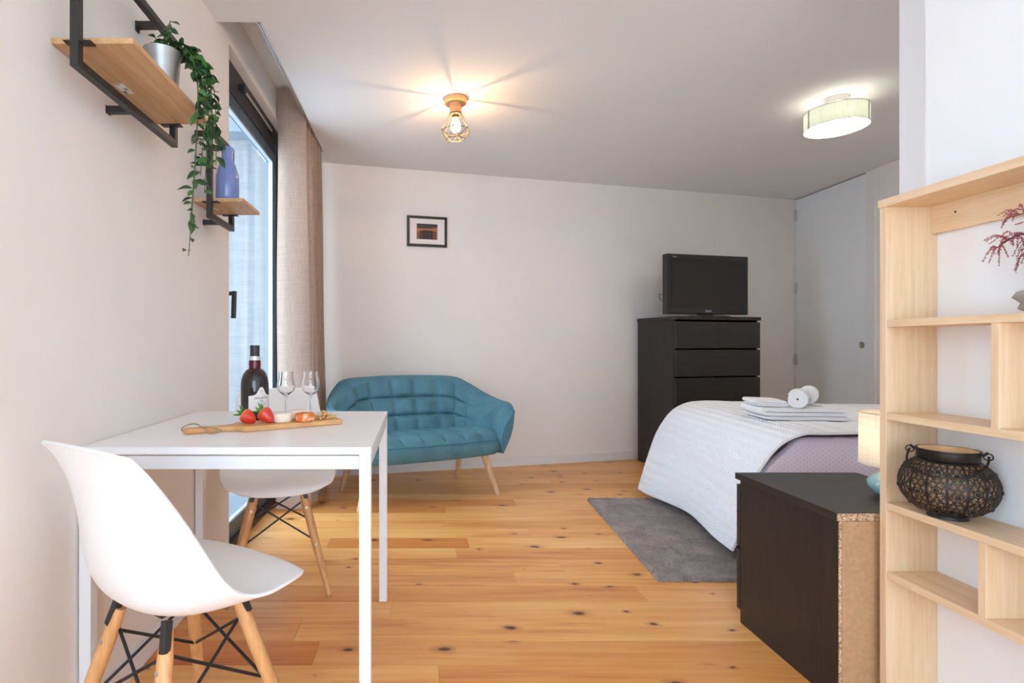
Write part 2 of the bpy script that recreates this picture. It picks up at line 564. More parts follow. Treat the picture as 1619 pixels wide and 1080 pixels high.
def mk_cheese(name, c0, c1, thr):
    t = NT(name)
    v = t.coords()
    f = t.noise(v, 45, 4, 0.6, 0.4)
    t.color(t.ramp(f, [(thr - 0.06, c0), (thr + 0.06, c1)]))
    t.p(0.6); t.bump(t.noise(v, 160, 3), 0.4, 0.003)
    return t.m
M['cheese'] = mk_cheese('white_cheese_rind', S(238, 226, 206), S(226, 150, 84), 0.70)
M['cheese2'] = mk_cheese('herbed_cheese_rind', S(236, 224, 202), S(186, 168, 132), 0.66)
M['cheese_orange'] = mk_cheese('paprika_cheese_rind', S(222, 112, 36), S(244, 190, 150), 0.56)

def mk_leaf():
    t = NT('glossy_ivy_leaf')
    oi = t.n('ShaderNodeObjectInfo')
    v = t.coords()
    sp = t.n('ShaderNodeSeparateXYZ'); t.l(v, sp.inputs[0])
    rib = t.math('LESS_THAN', t.math('ABSOLUTE', sp.outputs[0]), 0.0009)
    base = t.ramp(oi.outputs['Random'], [(0.0, S(32, 62, 38)), (0.5, S(46, 86, 48)), (1.0, S(74, 122, 60))])
    t.color(t.mix(t.math('MULTIPLY', rib, 0.4), base, S(120, 158, 104)))
    t.p(0.38, 0)
    return t.m
M['ivy'] = mk_leaf()
M['pot'] = plain('galvanised_steel', (0.44, 0.44, 0.425, 1), 0.42, 0.9, var=0.06, scale=25)

def mk_shade(name, col, trans, tex=True):
    t = NT(name)
    v = t.coords(scale=(1, 1, 1))
    f = t.noise(v, 220, 2); f2 = t.noise(t.coords(scale=(6, 6, 260)), 1.2, 2); f3 = t.noise(t.coords(scale=(200, 200, 5)), 1.2, 2)
    ff = t.math('ADD', t.math('MULTIPLY', f2, 0.5), t.math('MULTIPLY', f3, 0.5))
    c0 = tuple(c * 0.82 for c in col[:3]) + (1,)
    c = t.ramp(ff, [(0.35, c0), (0.62, col)])
    t.color(c); t.p(0.9)
    tr = t.n('ShaderNodeBsdfTranslucent'); t.l(c, tr.inputs[0])
    ms = t.n('ShaderNodeMixShader'); ms.inputs[0].default_value = trans
    t.l(t.b.outputs[0], ms.inputs[1]); t.l(tr.outputs[0], ms.inputs[2])
    t.l(ms.outputs[0], t.out.inputs[0])
    return t.m
M['linen_shade'] = mk_shade('linen_lamp_shade', (0.86, 0.80, 0.70, 1), 0.5)
M['drum_shade'] = mk_shade('sage_fabric_shade', (0.68, 0.72, 0.62, 1), 0.42)

def emit(name, col, st, trans=0.0):
    t = NT(name)
    e = t.n('ShaderNodeEmission'); e.inputs[0].default_value = col; e.inputs[1].default_value = st
    if trans > 0:
        tr = t.n('ShaderNodeBsdfTransparent')
        ms = t.n('ShaderNodeMixShader'); ms.inputs[0].default_value = trans
        t.l(e.outputs[0], ms.inputs[1]); t.l(tr.outputs[0], ms.inputs[2])
        t.l(ms.outputs[0], t.out.inputs[0])
    else:
        t.l(e.outputs[0], t.out.inputs[0])
    return t.m
M['bulb'] = emit('lit_bulb_glass', (1.0, 0.72, 0.42, 1), 5.0, 0.5)
M['filament'] = emit('glowing_filament', (1.0, 0.75, 0.45, 1), 30.0)
M['diffuser'] = emit('lit_lamp_diffuser', (1.0, 0.95, 0.86, 1), 22.0)

def mk_chip():
    t = NT('raw_chipboard_edge')
    v = t.coords()
    vo = t.n('ShaderNodeTexVoronoi'); vo.inputs['Scale'].default_value = 260
    t.l(v, vo.inputs['Vector'])
    sep = t.n('ShaderNodeSeparateColor'); t.l(vo.outputs['Color'], sep.inputs[0])
    t.color(t.ramp(sep.outputs[0], [(0.1, S(150, 112, 80)), (0.5, S(196, 160, 124)), (0.9, S(222, 194, 160))]))
    t.p(0.9); t.bump(sep.outputs[0], 0.5, 0.002)
    return t.m
M['chip'] = mk_chip()
M['hardboard'] = plain('hardboard_back', S(184, 144, 104), 0.8, var=0.1, scale=70, bump=0.1, bscale=250)
M['lantern'] = plain('bronzed_lantern_metal', (0.035, 0.030, 0.027, 1), 0.42, 0.7, var=0.3, scale=60, bump=0.25, bscale=320)
M['lantern_in'] = plain('gold_lantern_lining', S(224, 188, 138), 0.5, 0.1, var=0.15, scale=40)

def mk_photo():
    t = NT('night_harbour_print')
    tc = t.n('ShaderNodeTexCoord')
    sp = t.n('ShaderNodeSeparateXYZ'); t.l(tc.outputs['Generated'], sp.inputs[0])
    x, z = sp.outputs[0], sp.outputs[2]
    cx = t.n('ShaderNodeCombineXYZ'); t.l(t.math('MULTIPLY', x, 14), cx.inputs[0])
    refl = t.noise(cx.outputs[0], 1.0, 3, 0.6)
    c2 = t.n('ShaderNodeCombineXYZ'); t.l(t.math('MULTIPLY', x, 18), c2.inputs[0]); t.l(t.math('MULTIPLY', z, 14), c2.inputs[1])
    town = t.noise(c2.outputs[0], 1.2, 4, 0.7)
    dx = t.math('SUBTRACT', x, 0.5)
    # the shore dips to the middle of the picture
    shore = t.math('SUBTRACT', 0.60, t.math('MULTIPLY', t.math('MULTIPLY', dx, dx), 0.5))
    top = t.math('ADD', t.math('ADD', 0.66, t.math('MULTIPLY', t.math('POWER', t.math('MAXIMUM', dx, 0.0), 2.0), 0.5)), t.math('MULTIPLY', town, 0.06))
    is_town = t.math('MULTIPLY', t.math('GREATER_THAN', z, shore), t.math('LESS_THAN', z, top))
    is_water = t.math('LESS_THAN', z, shore)
    edge = t.math('ABSOLUTE', dx)
    tcol = t.ramp(town, [(0.35, S(70, 44, 34)), (0.55, S(190, 120, 72)), (0.75, S(250, 205, 150))])
    wsel = t.math('ADD', t.math('MULTIPLY', refl, 0.8), t.math('MULTIPLY', edge, 0.42))
    wcol = t.ramp(wsel, [(0.5, S(54, 46, 46)), (0.64, S(150, 88, 60)), (0.76, S(236, 160, 104))])
    c = t.mix(is_water, S(58, 50, 52), wcol)
    c = t.mix(is_town, c, tcol)
    t.color(c); t.p(0.35)
    return t.m
M['photo'] = mk_photo()

# ------------------------------------------------------------------ the room
XL = -0.868          # left wall face
CEIL = 2.39
XR = 3.60            # door wall face
XP = 1.395           # partition wall face
YB = -2.2            # wall behind the camera
SL = 0.2414          # far wall slope
FWA = math.atan(SL)
def far_y(x): return 4.264 + SL * x

# floor with planks
fl = MB().box(-1.1, 3.8, YB - 0.1, 5.4, -0.12, -0.021).build('floor', M['subfloor'])
struct(fl, 'varnished pine plank floor with dark knots running across the room', 'floor')
rnd = random.Random(11)
PW = 0.1385
def clip(poly):
    out = []
    n = len(poly)
    g = lambda p: far_y(p[0]) + 0.02 - p[1]
    for i in range(n):
        a, b = poly[i], poly[(i + 1) % n]
        ga, gb = g(a), g(b)
        if ga >= 0: out.append(a)
        if (ga >= 0) != (gb >= 0):
            t = ga / (ga - gb)
            out.append((a[0] + (b[0] - a[0]) * t, a[1] + (b[1] - a[1]) * t))
    return out
forced = {}
def row_of(y): return int(math.floor((y - 1.957) / PW))
# plank ends and tones read off the photograph: row -> list of (end x, tone of the plank before it)
forced[row_of(2.733)] = [(-0.45, 0.3), (0.257, 1.0), (1.9, 0.05)]
forced[row_of(2.02)] = [(-0.10, 0.1), (1.75, 0.15)]
forced[row_of(3.45)] = [(0.62, 0.9), (1.9, 0.1)]
forced[row_of(3.3)] = [(0.17, 0.8), (1.7, 0.1)]
forced[row_of(2.85)] = [(-0.3, 0.1), (0.60, 0.0), (2.0, 0.1)]
forced[row_of(2.33)] = [(0.42, 0.05), (2.2, 0.1)]
forced[row_of(1.72)] = [(-0.33, 0.9), (1.5, 0.55)]
forced[row_of(1.88)] = [(-0.42, 0.5), (1.3, 0.1)]
forced[row_of(2.16)] = [(0.9, 0.6)]
r0 = row_of(YB) ; r1 = row_of(5.15)
for r in range(r0, r1 + 1):
    y0 = 1.957 + r * PW; y1 = y0 + PW
    ends = []
    if r in forced:
        ends = list(forced[r])
    x = (ends[-1][0] if ends else -0.95 + rnd.uniform(0.2, 1.7))
    if not ends: ends.append((x, rnd.choice([0.0, 0.1, 0.2, 0.5])))
    while x < 3.6:
        x += rnd.uniform(1.2, 2.2)
        ends.append((min(x, 3.62), rnd.choice([0.0, 0.05, 0.1, 0.2, 0.35, 0.6])))
    xa = -0.96
    for xe, tone in ends:
        if xe - xa < 0.08: continue
        poly = clip([(xa + .0004, y0 + .0004), (xe - .0004, y0 + .0004), (xe - .0004, y1 - .0004), (xa + .0004, y1 - .0004)])
        if len(poly) >= 3 and not (xa > XP + 0.3 and y1 < 1.4):
            p = MB().prism(poly, -0.02, 0.0).build('plank', M['floor'], fl)
            p['tone'] = float(tone)
            p['offs'] = (rnd.uniform(0, 50), rnd.uniform(0, 50), rnd.uniform(0, 5))
        xa = xe

# ceiling with the curtain pocket
mb = MB()
mb.box(-0.675, 3.9, YB - 0.2, 5.5, CEIL, 2.66)
mb.box(-1.15, -0.675, YB - 0.2, 2.312, CEIL, 2.66)
mb.box(-1.15, -0.675, 3.86, 5.0, CEIL, 2.66)
mb.box(-1.15, -0.675, 2.312, 3.86, 2.587, 2.66)
struct(mb.build('ceiling', M['ceiling']), 'smooth off-white ceiling with a recessed curtain pocket by the window', 'ceiling')
mb = MB(); mb.box(-0.679, -0.673, 2.314, 3.86, CEIL - 0.004, CEIL + 0.03); mb.box(-0.690, -0.684, 2.32, 3.86, CEIL + 0.0, CEIL + 0.03)
struct(mb.build('trim_1', M['steel']), 'thin metal edge profile along the ceiling curtain pocket', 'trim')

# left wall (opening for the balcony door, and another glazed door nearer than the picture begins)
mb = MB()
mb.box(-0.99, XL, 0.15, 2.476, 0, CEIL)
mb.box(-1.12, XL, YB - 0.2, -1.15, 0, CEIL)
mb.box(-1.12, XL, -1.15, 0.15, 2.3, CEIL)
mb.box(-0.99, XL, 3.62, 4.3, 0, CEIL)
mb.box(-1.12, XL, 2.312, 3.86, CEIL, 2.587)
struct(mb.build('wall_left', M['wall']), 'plain off-white wall on the left carrying the two shelves', 'wall')
# far wall
mb = MB()
Mf = Matrix.Translation((0, far_y(0), 0)) @ Matrix.Rotation(FWA, 4, 'Z')
mb.box(-0.99, 3.95, 0, 0.15, 0, CEIL + 0.1, Mf)
struct(mb.build('wall_far', M['wall']), 'long beige-white wall behind the sofa and black chest', 'wall')
# partition block on the right, with its step
mb = MB()
mb.box(XP, 3.95, YB - 0.2, 1.476, 0, CEIL)
mb.box(1.645, 3.95, 1.476, 1.835, 0, CEIL)
struct(mb.build('wall_partition', M['wall_white']), 'bright white partition wall behind the bamboo bookcase', 'wall')
# door wall
mb = MB()
mb.box(XR, XR + 0.15, 1.835, 4.225, 0, CEIL)
mb.box(XR, XR + 0.15, 5.135, 5.4, 0, CEIL)
mb.box(XR + 0.06, XR + 0.15, 4.225, 5.135, 0, CEIL)
struct(mb.build('wall_right', M['wall']), 'pale wall at the right end that holds the flush door', 'wall')
# back wall with large glazing
mb = MB()
mb.box(-1.12, -0.75, YB - 0.2, YB, 0, CEIL)
mb.box(1.25, XP + 0.1, YB - 0.2, YB, 0, CEIL)
mb.box(-0.75, 1.25, YB - 0.2, YB, 2.3, CEIL)
mb.box(-0.75, 1.25, YB - 0.2, YB, 0, 0.1)
struct(mb.build('wall_back', M['wall']), 'wall behind the viewpoint around a wide window', 'wall')

# skirting
mb = MB(); mb.box(-0.93, 3.68, -0.012, 0, 0, 0.07, Mf)
bb = mb.build('baseboard_far', M['base'], bevel=0.002)
struct(bb, 'low painted skirting board along the far wall', 'baseboard')
mb = MB(); mb.box(XL, XL + 0.012, 0.56, 2.474, 0, 0.07)
struct(mb.build('baseboard_left', M['base'], bevel=0.002), 'low painted skirting board along the left wall under the table', 'baseboard')
mb = MB(); mb.box(XR - 0.012, XR, 1.85, 4.2, 0, 0.07)
struct(mb.build('baseboard_right', M['base'], bevel=0.002), 'low painted skirting board along the door wall', 'baseboard')

# balcony door (window_1)
def glazed_door(name, label, y0, y1, ztop, fr_top, far_jamb, near_jamb, handle=True):
    w = bpy.data.objects.new(name, None); C.objects.link(w)
    struct(w, label, 'window')
    w.location = (-0.95, y0, 0)
    L = y1 - y0
    mb = MB()
    mb.box(-0.035, 0.036, 0, L, ztop - fr_top, ztop)
    mb.box(-0.035, 0.036, 0, near_jamb, 0, ztop - fr_top)
    mb.box(-0.035, 0.036, L - far_jamb, L, 0, ztop - fr_top)
    mb.box(-0.035, 0.05, near_jamb, L - far_jamb, 0, 0.045)
    mb.build('window_frame', M['frame_dark'], w, bevel=0.003)
    a, b, lo, hi = near_jamb, L - far_jamb, 0.045, ztop - fr_top
    s = 0.075
    mb = MB()
    mb.box(-0.02, 0.03, a, b, hi - 0.062, hi); mb.box(-0.02, 0.03, a, b, lo, lo + 0.075)
    mb.box(-0.02, 0.03, a, a + s, lo + 0.075, hi - 0.062); mb.box(-0.02, 0.03, b - s, b, lo + 0.075, hi - 0.062)
    sh = mb.build('sash', M['sash'], w, bevel=0.003)
    mb = MB()
    g0, g1, h0, h1 = a + s, b - s, lo + 0.075, hi - 0.062
    q = 0.011
    mb.box(0.0, 0.024, g0, g1, h1 - q, h1); mb.box(0.0, 0.024, g0, g1, h0, h0 + q)
    mb.box(0.0, 0.024, g0, g0 + q, h0 + q, h1 - q); mb.box(0.0, 0.024, g1 - q, g1, h0 + q, h1 - q)
    mb.build('glazing_bead', M['bead'], sh)
    MB().box(-0.003, 0.003, g0, g1, h0, h1).build('pane', M['pane'], sh)
    return w, sh
w1, sash1 = glazed_door('window_1', 'tall dark-framed balcony door window half covered by the curtain', 2.40, 3.63, 2.392, 0.150, 0.115, 0.06)
mb = MB()
mb.box(0.030, 0.040, 0.128, 0.158, 1.185, 1.275)
mb.tube([(0.036, 0.143, 1.245), (0.084, 0.143, 1.245)], 0.010, 10)
mb.bar((0.084, 0.143, 1.256), (0.080, 0.143, 1.128), 0.017, 0.020)
mb.build('handle', M['black_metal'], w1, smooth=True, bevel=0.002)
mb = MB(); mb.tube([(0.050, 0.40, 2.325), (0.050, 0.92, 2.325)], 0.006, 8)
cl = mb.build('restrictor_rod', M['steel'], w1, smooth=True)
mb = MB(); mb.box(0.036, 0.062, 0.36, 0.40, 2.308, 2.345); mb.box(0.036, 0.056, 0.92, 0.945, 2.312, 2.338)
mb.build('rod_mount', M['black_metal'], cl, bevel=0.004)
w2, _ = glazed_door('window_2', 'second tall balcony door window nearer than the picture begins', -1.15, 0.15, 2.30, 0.06, 0.06, 0.06)
w3 = bpy.data.objects.new('window_3', None); C.objects.link(w3); w3.location = (0.25, YB - 0.1, 0.1)
struct(w3, 'wide window in the wall behind the viewpoint', 'window')
mb = MB()
mb.box(-1.0, 1.0, -0.03, 0.03, 0, 0.06); mb.box(-1.0, 1.0, -0.03, 0.03, 2.14, 2.2)
for x in (-1.0, -0.03, 0.94): mb.box(x, x + 0.06, -0.03, 0.03, 0.06, 2.14)
mb.build('window_frame', M['frame_dark'], w3)
MB().box(-0.95, 0.95, -0.003, 0.003, 0.05, 2.15).build('pane', M['pane'], w3)

# balcony outside the door
struct(MB().box(-3.4, -1.0, 4.3, 4.5, -0.1, 2.64).build('balcony_wall', M['concrete']), 'pale streaked concrete side wall of the balcony outside', 'wall')
struct(MB().box(-3.4, -0.99, 2.0, 4.5, -0.2, -0.03).build('balcony_floor', M['slab']), 'grey balcony floor slab outside the window', 'floor')
struct(MB().box(-2.3, -1.0, 2.2, 4.5, 2.95, 3.1).build('added_balcony_slab', M['slab']), 'grey slab added above the balcony to shade its concrete wall', 'ceiling')  # unseen slab, added to keep sky light off the concrete wall
struct(MB().box(-3.4, -1.0, 4.12, 4.5, 2.64, 2.95).build('balcony_beam', M['slab']), 'grey concrete beam above the balcony side wall', 'beam')

# flush door
d = bpy.data.objects.new('door_1', None); C.objects.link(d); d.location = (XR, 4.225, 0)
struct(d, 'tall flush grey-white door with round finger pull', 'door')
MB().box(0.004, 0.045, 0.088, 0.893, 0.006, CEIL - 0.010).build('door_leaf', M['door'], d, bevel=0.002)
mb = MB(); mb.box(-0.006, 0.06, 0.0, 0.085, 0, CEIL - 0.001); mb.box(-0.006, 0.06, 0.896, 0.912, 0, CEIL - 0.001)
mb.build('door_frame', M['base'], d, bevel=0.002)
Mk = Matrix.Translation((0.004, 0.135, 1.003)) @ Matrix.Rotation(R(-90), 4, 'Y')
mb = MB(); mb.lathe([(0.029, -0.002), (0.029, 0.003), (0.024, 0.004), (0.022, 0.0012), (0.0, 0.0010)], 28, M=Mk)
mb.build('finger_pull', M['steel'], d, smooth=True)
for z in (0.865, 1.545, 2.235):
    mb = MB(); mb.tube([(-0.008, 0.895, z - 0.05), (-0.008, 0.895, z + 0.05)], 0.008, 10); mb.box(-0.004, 0.006, 0.875, 0.915, z - 0.05, z + 0.05)
    mb.build('hinge', M['steel'], d)

# ------------------------------------------------------------------ curtain
t_ = thing('curtain', 'floor-length beige linen curtain gathered beside the balcony door', 'curtain', (-0.77, 3.58, 0))
keys = [(-0.088, -0.285), (-0.03, -0.30), (0.05, -0.285), (0.085, -0.25), (0.045, -0.21), (-0.02, -0.20), (0.045, -0.165), (0.085, -0.125), (0.03, -0.10),
        (0.085, -0.045), (0.03, -0.01), (0.086, 0.045), (0.03, 0.075), (0.086, 0.12), (0.03, 0.15), (0.086, 0.20), (0.02, 0.225), (0.08, 0.265)]
def cur(u, v):
    p = spline([(a, b, 0) for a, b in keys], u)
    k = 1.0 + 0.35 * (1 - v) ** 2 * (1 if p.x > 0 else 0.2)
    x = p.x * k + 0.02 * (1 - v) * max(0, 0.4 + u) + 0.004 * math.sin(v * 9 + u * 20)
    return (x, p.y + 0.006 * math.sin(v * 5 + u * 30) - 0.05 * (1 - v) ** 2 * (1 - u), 0.012 + v * 2.56)
MB().grid(cur, 150, 24).build('curtain_cloth', M['curtain'], t_, smooth=True, angle=180, fix=False)
mb = MB(); mb.tube([(0.0, -0.31, 2.578), (0.0, 0.27, 2.578)], 0.007, 8)
mb.build('curtain_rail', M['white_metal'], t_)

# ------------------------------------------------------------------ dining table
tb = thing('dining_table', 'square white metal dining table against the left wall', 'table', (-0.4915, 1.745, 0))
h = 0.374
MB().box(-h, h, -0.375, 0.375, 0.721, 0.74).build('table_top', M['laminate'], tb, bevel=0.0015)
for s in (-1, 1):
    MB().box(-h + 0.032, h - 0.032, s * 0.371 - (0.012 if s > 0 else 0), s * 0.371 + (0.012 if s < 0 else 0), 0.683, 0.717).build('apron', M['white_metal'], tb, bevel=0.001)
    MB().box(s * 0.370 - (0.012 if s > 0 else 0), s * 0.370 + (0.012 if s < 0 else 0), -0.342, 0.342, 0.683, 0.717).build('apron', M['white_metal'], tb, bevel=0.001)
for sx in (-1, 1):
    for sy in (-1, 1):
        a, b = sorted((sx * 0.3725, sx * 0.3425)); c, e = sorted((sy * 0.3735, sy * 0.3435))
        MB().box(a, b, c, e, 0.003, 0.7205).build('leg', M['white_metal'], tb, bevel=0.0015)

# ------------------------------------------------------------------ shell chairs
def make_chair(label, loc, rz):
    t = thing('shell_chair', label, 'chair', loc, rz, 'white shell chairs at the dining table')
    prof = [(.240, .424), (.236, .442), (.21, .455), (.14, .457), (.05, .446), (-.03, .433), (-.09, .437), (-.135, .465), (-.160, .52), (-.173, .60), (-.185, .68), (-.203, .752), (-.218, .792), (-.224, .802)]
    rim = [(.128, .222, .434), (.168, .214, .445), (.200, .188, .455), (.220, .12, .461), (.230, .06, .466), (.235, .01, .480), (.237, -.03, .505), (.236, -.065, .545),
           (.222, -.09, .595), (.200, -.113, .65), (.183, -.143, .705), (.176, -.180, .758), (.173, -.206, .788), (.170, -.213, .794)]
    def fn(u, v):
        k = u * 2 - 1
        c = spline([(0, a, b) for a, b in prof], v); r = spline(rim, v)
        q = abs(k) ** 2.3
        x = r.x * (math.sin(k * PI / 2) * 0.25 + k * 0.75)
        return (x, lerp(c.y, r.y, q), lerp(c.z, r.z, q))
    sh = MB().grid(fn, 32, 52).build('seat_shell', M['shell'], t, smooth=True, angle=180, fix=False)
    so = sh.modifiers.new('thickness', 'SOLIDIFY'); so.thickness = 0.007; so.offset = 0
    bv = sh.modifiers.new('rim', 'BEVEL'); bv.width = 0.0025; bv.segments = 2; bv.limit_method = 'ANGLE'; bv.angle_limit = R(50)
    tops = {}; feet = {}
    for sx in (-1, 1):
        for sy in (-1, 1):
            top = Vector((sx * 0.090, sy * 0.088, 0.410)); ft = Vector((sx * 0.192, sy * 0.190, 0.010))
            tops[(sx, sy)] = top; feet[(sx, sy)] = ft
            mb = MB()
            n = 8
            pts = [top.lerp(ft, i / n) for i in range(n + 1)]
            rr = [0.0125, 0.0165, 0.0168, 0.0168, 0.0162, 0.0152, 0.014, 0.0125, 0.011]
            mb.tube(pts, rr, 14)
            lg = mb.build('leg', M['beech'], t, smooth=True)
            mb = MB(); mb.tube([ft + Vector((0, 0, 0.004)), Vector((ft.x, ft.y, 0.0))], 0.008, 10); mb.build('glide', M['steel'], lg)
            # steel bracket at the head of the leg, and the two bolts
            out = Vector((sx, sy, 0)).normalized()
            c = top.lerp(ft, 0.05)
            mb = MB(); mb.bar(top + Vector((0, 0, 0.022)) + out * 0.002, top.lerp(ft, 0.09) + out * 0.010, 0.018, 0.017)
            mb.build('bracket', M['black_metal'], lg, bevel=0.002)
            for k, side in ((0.17, Vector((0, sy, 0))), (0.52, Vector((0, sy, 0)))):
                c = top.lerp(ft, k) + side * 0.0155
                mb = MB(); mb.tube([c, c + side * 0.0025], 0.0055, 10); mb.build('bolt', M['steel'], lg)
    # crossed rods on all four sides
    order = [(-1, -1), (1, -1), (1, 1), (-1, 1)]
    for i in range(4):
        a, b = order[i], order[(i + 1) % 4]
        for p, q in ((a, b), (b, a)):
            pa = tops[p].lerp(feet[p], 0.11); pb = tops[q].lerp(feet[q], 0.50)
            ins = Vector((-p[0] - q[0], -p[1] - q[1], 0)); ins = ins.normalized() * 0.012 if ins.length else ins
            mb = MB(); mb.tube([pa + ins, pb + ins * 0.6], 0.0038, 8)
            mb.build('cross_rod', M['black_rod'], t, smooth=True)
    # steel seat cradle under the shell
    for sy in (-1, 1):
        mb = MB(); mb.bar((-0.06, sy * 0.075, 0.4265), (0.06, sy * 0.075, 0.4265), 0.014, 0.008)
        mb.build('seat_support', M['black_metal'], t)
    return t
make_chair('white plastic shell chair in the foreground, its back turned to the viewer', (-0.545, 1.235, 0), R(-33))
make_chair('white plastic shell chair pushed in at the far side of the table', (-0.585, 2.27, 0), R(195))

# ------------------------------------------------------------------ sofa
sf = thing('sofa', 'two-seat teal upholstered sofa with splayed wooden legs', 'sofa', (-0.007, 3.631, 0), R(24))
T_ = [(.592, -.290, .545), (.625, -.19, .588), (.628, -.05, .600), (.592, .09, .640), (.520, .20, .705), (.430, .275, .752), (.22, .312, .765), (0, .318, .768)]
IT = [(.566, -.300, .538), (.572, -.19, .577), (.570, -.06, .588), (.530, .05, .625), (.455, .15, .690), (.375, .222, .738), (.20, .258, .752), (0, .262, .755)]
BO = [(.508, -.285, .280), (.525, -.17, .266), (.530, -.05, .262), (.515, .06, .262), (.47, .15, .262), (.40, .21, .262), (.2, .235, .262), (0, .24, .262)]
IB = [(.478, -.305, .375), (.465, -.19, .385), (.455, -.08, .385), (.435, .0, .385), (.39, .07, .385), (.33, .115, .385), (.18, .135, .385), (0, .14, .385)]
def mir(K): return [(-a, b, c) for a, b, c in K] + [p for p in K[::-1]][1:]
T_, IT, BO, IB = mir(T_), mir(IT), mir(BO), mir(IB)
NS, NI = 168, 36
def sec(u):
    t, it, bo, ib = (spline(K, u) for K in (T_, IT, BO, IB))
    pts = []
    for k in range(9):        # outside, bottom to top, bulged a little
        f = k / 8
        p = bo.lerp(t, f)
        o = Vector((p.x, p.y * 0.9, 0)); o = o.normalized() if o.length else o
        pts.append(p + o * 0.018 * math.sin(f * PI))
    for k in range(1, 5):     # rolled top
        a = PI * k / 5
        c = (t + it) / 2
        pts.append(c + (t - it) / 2 * math.cos(a) + Vector((0, 0, 0.018 * math.sin(a))))
    d = it - ib
    nin = Vector((-it.x, -it.y - 0.02, 0)); nin.z = 0.0
    nin = nin.normalized()
    back = 1.0 - min(1, max(0, (abs(u - 0.5) - 0.20) / 0.08))
    # seat and back seams
    s_len = (u - 0.5) * 2
    col = s_len * 7.6 + 0.5
    for k in range(NI + 1):
        f = k / NI
        p = it.lerp(ib, f)
        row = f * 3.0
        cshift = 0.18 * (1 if int(row) % 2 else -1) * 0
        cs = abs(math.sin(PI * (col + cshift)))
        rs = abs(math.sin(PI * row)) if 0.2 < row < 2.9 else 1.0
        puff = (min(1, cs * 1.25) ** 0.55) * (min(1, rs * 1.5) ** 0.55)
        arm = 0.5 * math.sin(f * PI)
        pts.append(p + nin * (0.042 * puff * back + 0.022 * arm * (1 - back)))
    return pts
mb = MB()
rows = [sec(i / NS) for i in range(NS + 1)]
n = len(rows[0])
for r in rows: mb.v += [tuple(p) for p in r]
for i in range(NS):
    for k in range(n):
        k2 = (k + 1) % n
        mb.f.append((i * n + k, i * n + k2, (i + 1) * n + k2, (i + 1) * n + k)); mb.mi.append(0)
mb.f.append(tuple(range(n))); mb.f.append(tuple(NS * n + k for k in range(n - 1, -1, -1))); mb.mi += [0, 0]
bk = mb.build('backrest', M['sofa'], sf, smooth=True, angle=70)
mb = MB(); mb.tube([rows[i][9] + Vector((0, 0, 0.0)) for i in range(0, NS + 1, 2)], 0.0045, 8)
mb.build('piping', M['piping'], bk, smooth=True)
for e in (0, NS):
    pp = [rows[e][k] + Vector((0, -0.003, 0)) for k in list(range(9, n, 2))]
    mb = MB(); mb.tube(pp, 0.005, 8); mb.build('piping', M['piping'], bk, smooth=True)
seam_m = plain('teal_seam_thread', S(50, 92, 106), 0.9)
for k in range(-4, 5):
    uu = 0.5 + (k - 0.5) / 7.6 / 2
    if abs(uu - 0.5) > 0.235: continue
    pp = sec(uu)[13:]
    mb = MB(); mb.tube([p + Vector((0, -0.0005, 0)) for p in pp[1:NI:2]], 0.0022, 6); mb.build('seam', seam_m, bk, smooth=True)
for f in (1 / 3, 2 / 3):
    pp = []
    for i in range(0, 81):
        uu = lerp(0.27, 0.73, i / 80)
        pp.append(sec(uu)[13 + int(round(f * NI))] + Vector((0, -0.0005, 0)))
    mb = MB(); mb.tube(pp, 0.0022, 6); mb.build('seam', seam_m, bk, smooth=True)
# seat
pr = [(.16, .262), (-.10, .262), (-.24, .264), (-.285, .276), (-.305, .305), (-.312, .345), (-.306, .375), (-.285, .398), (-.245, .414), (-.19, .420), (-.13, .420), (-.06, .418), (.02, .414), (.09, .408), (.16, .400)]
NU = 120
mb = MB()
NP = 40
def seat_pt(i, j):
    u = -1 + 2 * i / NU
    p = spline([(a, b, 0) for a, b in pr], j / NP)
    x = 0.497 * u
    e = max(0, (abs(u) - 0.93) / 0.07)
    v = p.x; hh = p.y
    if hh > 0.385:
        cs = abs(math.sin(PI * (u * 3.5 + 0.5)))
        vs = abs(math.sin(PI * (v + 0.02) / 0.17)) if -0.2 < v < 0.1 else 1
        hh += 0.022 * min(1, cs * 1.8) ** 0.5 * min(1, vs * 2 + 0.3) ** 0.5 - 0.012
    front = max(0, min(1, (0.1 - v) / 0.3))
    v += 0.045 * abs(u) ** 3 * front
    hh = 0.335 + (hh - 0.335) * (1 - 0.25 * e * e)
    return (x, v, hh)
rows2 = [[seat_pt(i, j) for j in range(NP + 1)] for i in range(NU + 1)]
n2 = NP + 1
for r in rows2: mb.v += r
for i in range(NU):
    for j in range(n2):
        j2 = (j + 1) % n2
        mb.f.append((i * n2 + j, i * n2 + j2, (i + 1) * n2 + j2, (i + 1) * n2 + j)); mb.mi.append(0)
mb.f.append(tuple(range(n2))); mb.f.append(tuple(NU * n2 + k for k in range(n2 - 1, -1, -1))); mb.mi += [0, 0]
st = mb.build('seat', M['sofa'], sf, smooth=True, angle=70)
jf = 17
for k in range(-3, 4):
    i = int(round((((k - 0.5) / 3.5) + 1) / 2 * NU))
    if not 4 < i < NU - 4: continue
    mb = MB(); mb.tube([Vector(rows2[i][j]) + Vector((0, 0, 0.0008)) for j in range(20, NP - 2, 2)], 0.0020, 6); mb.build('seam', seam_m, st, smooth=True)
mb = MB(); mb.tube([Vector(rows2[i][jf]) + Vector((0, -0.002, 0)) for i in range(0, NU + 1, 3)], 0.0045, 8); mb.build('piping', M['piping'], st, smooth=True)
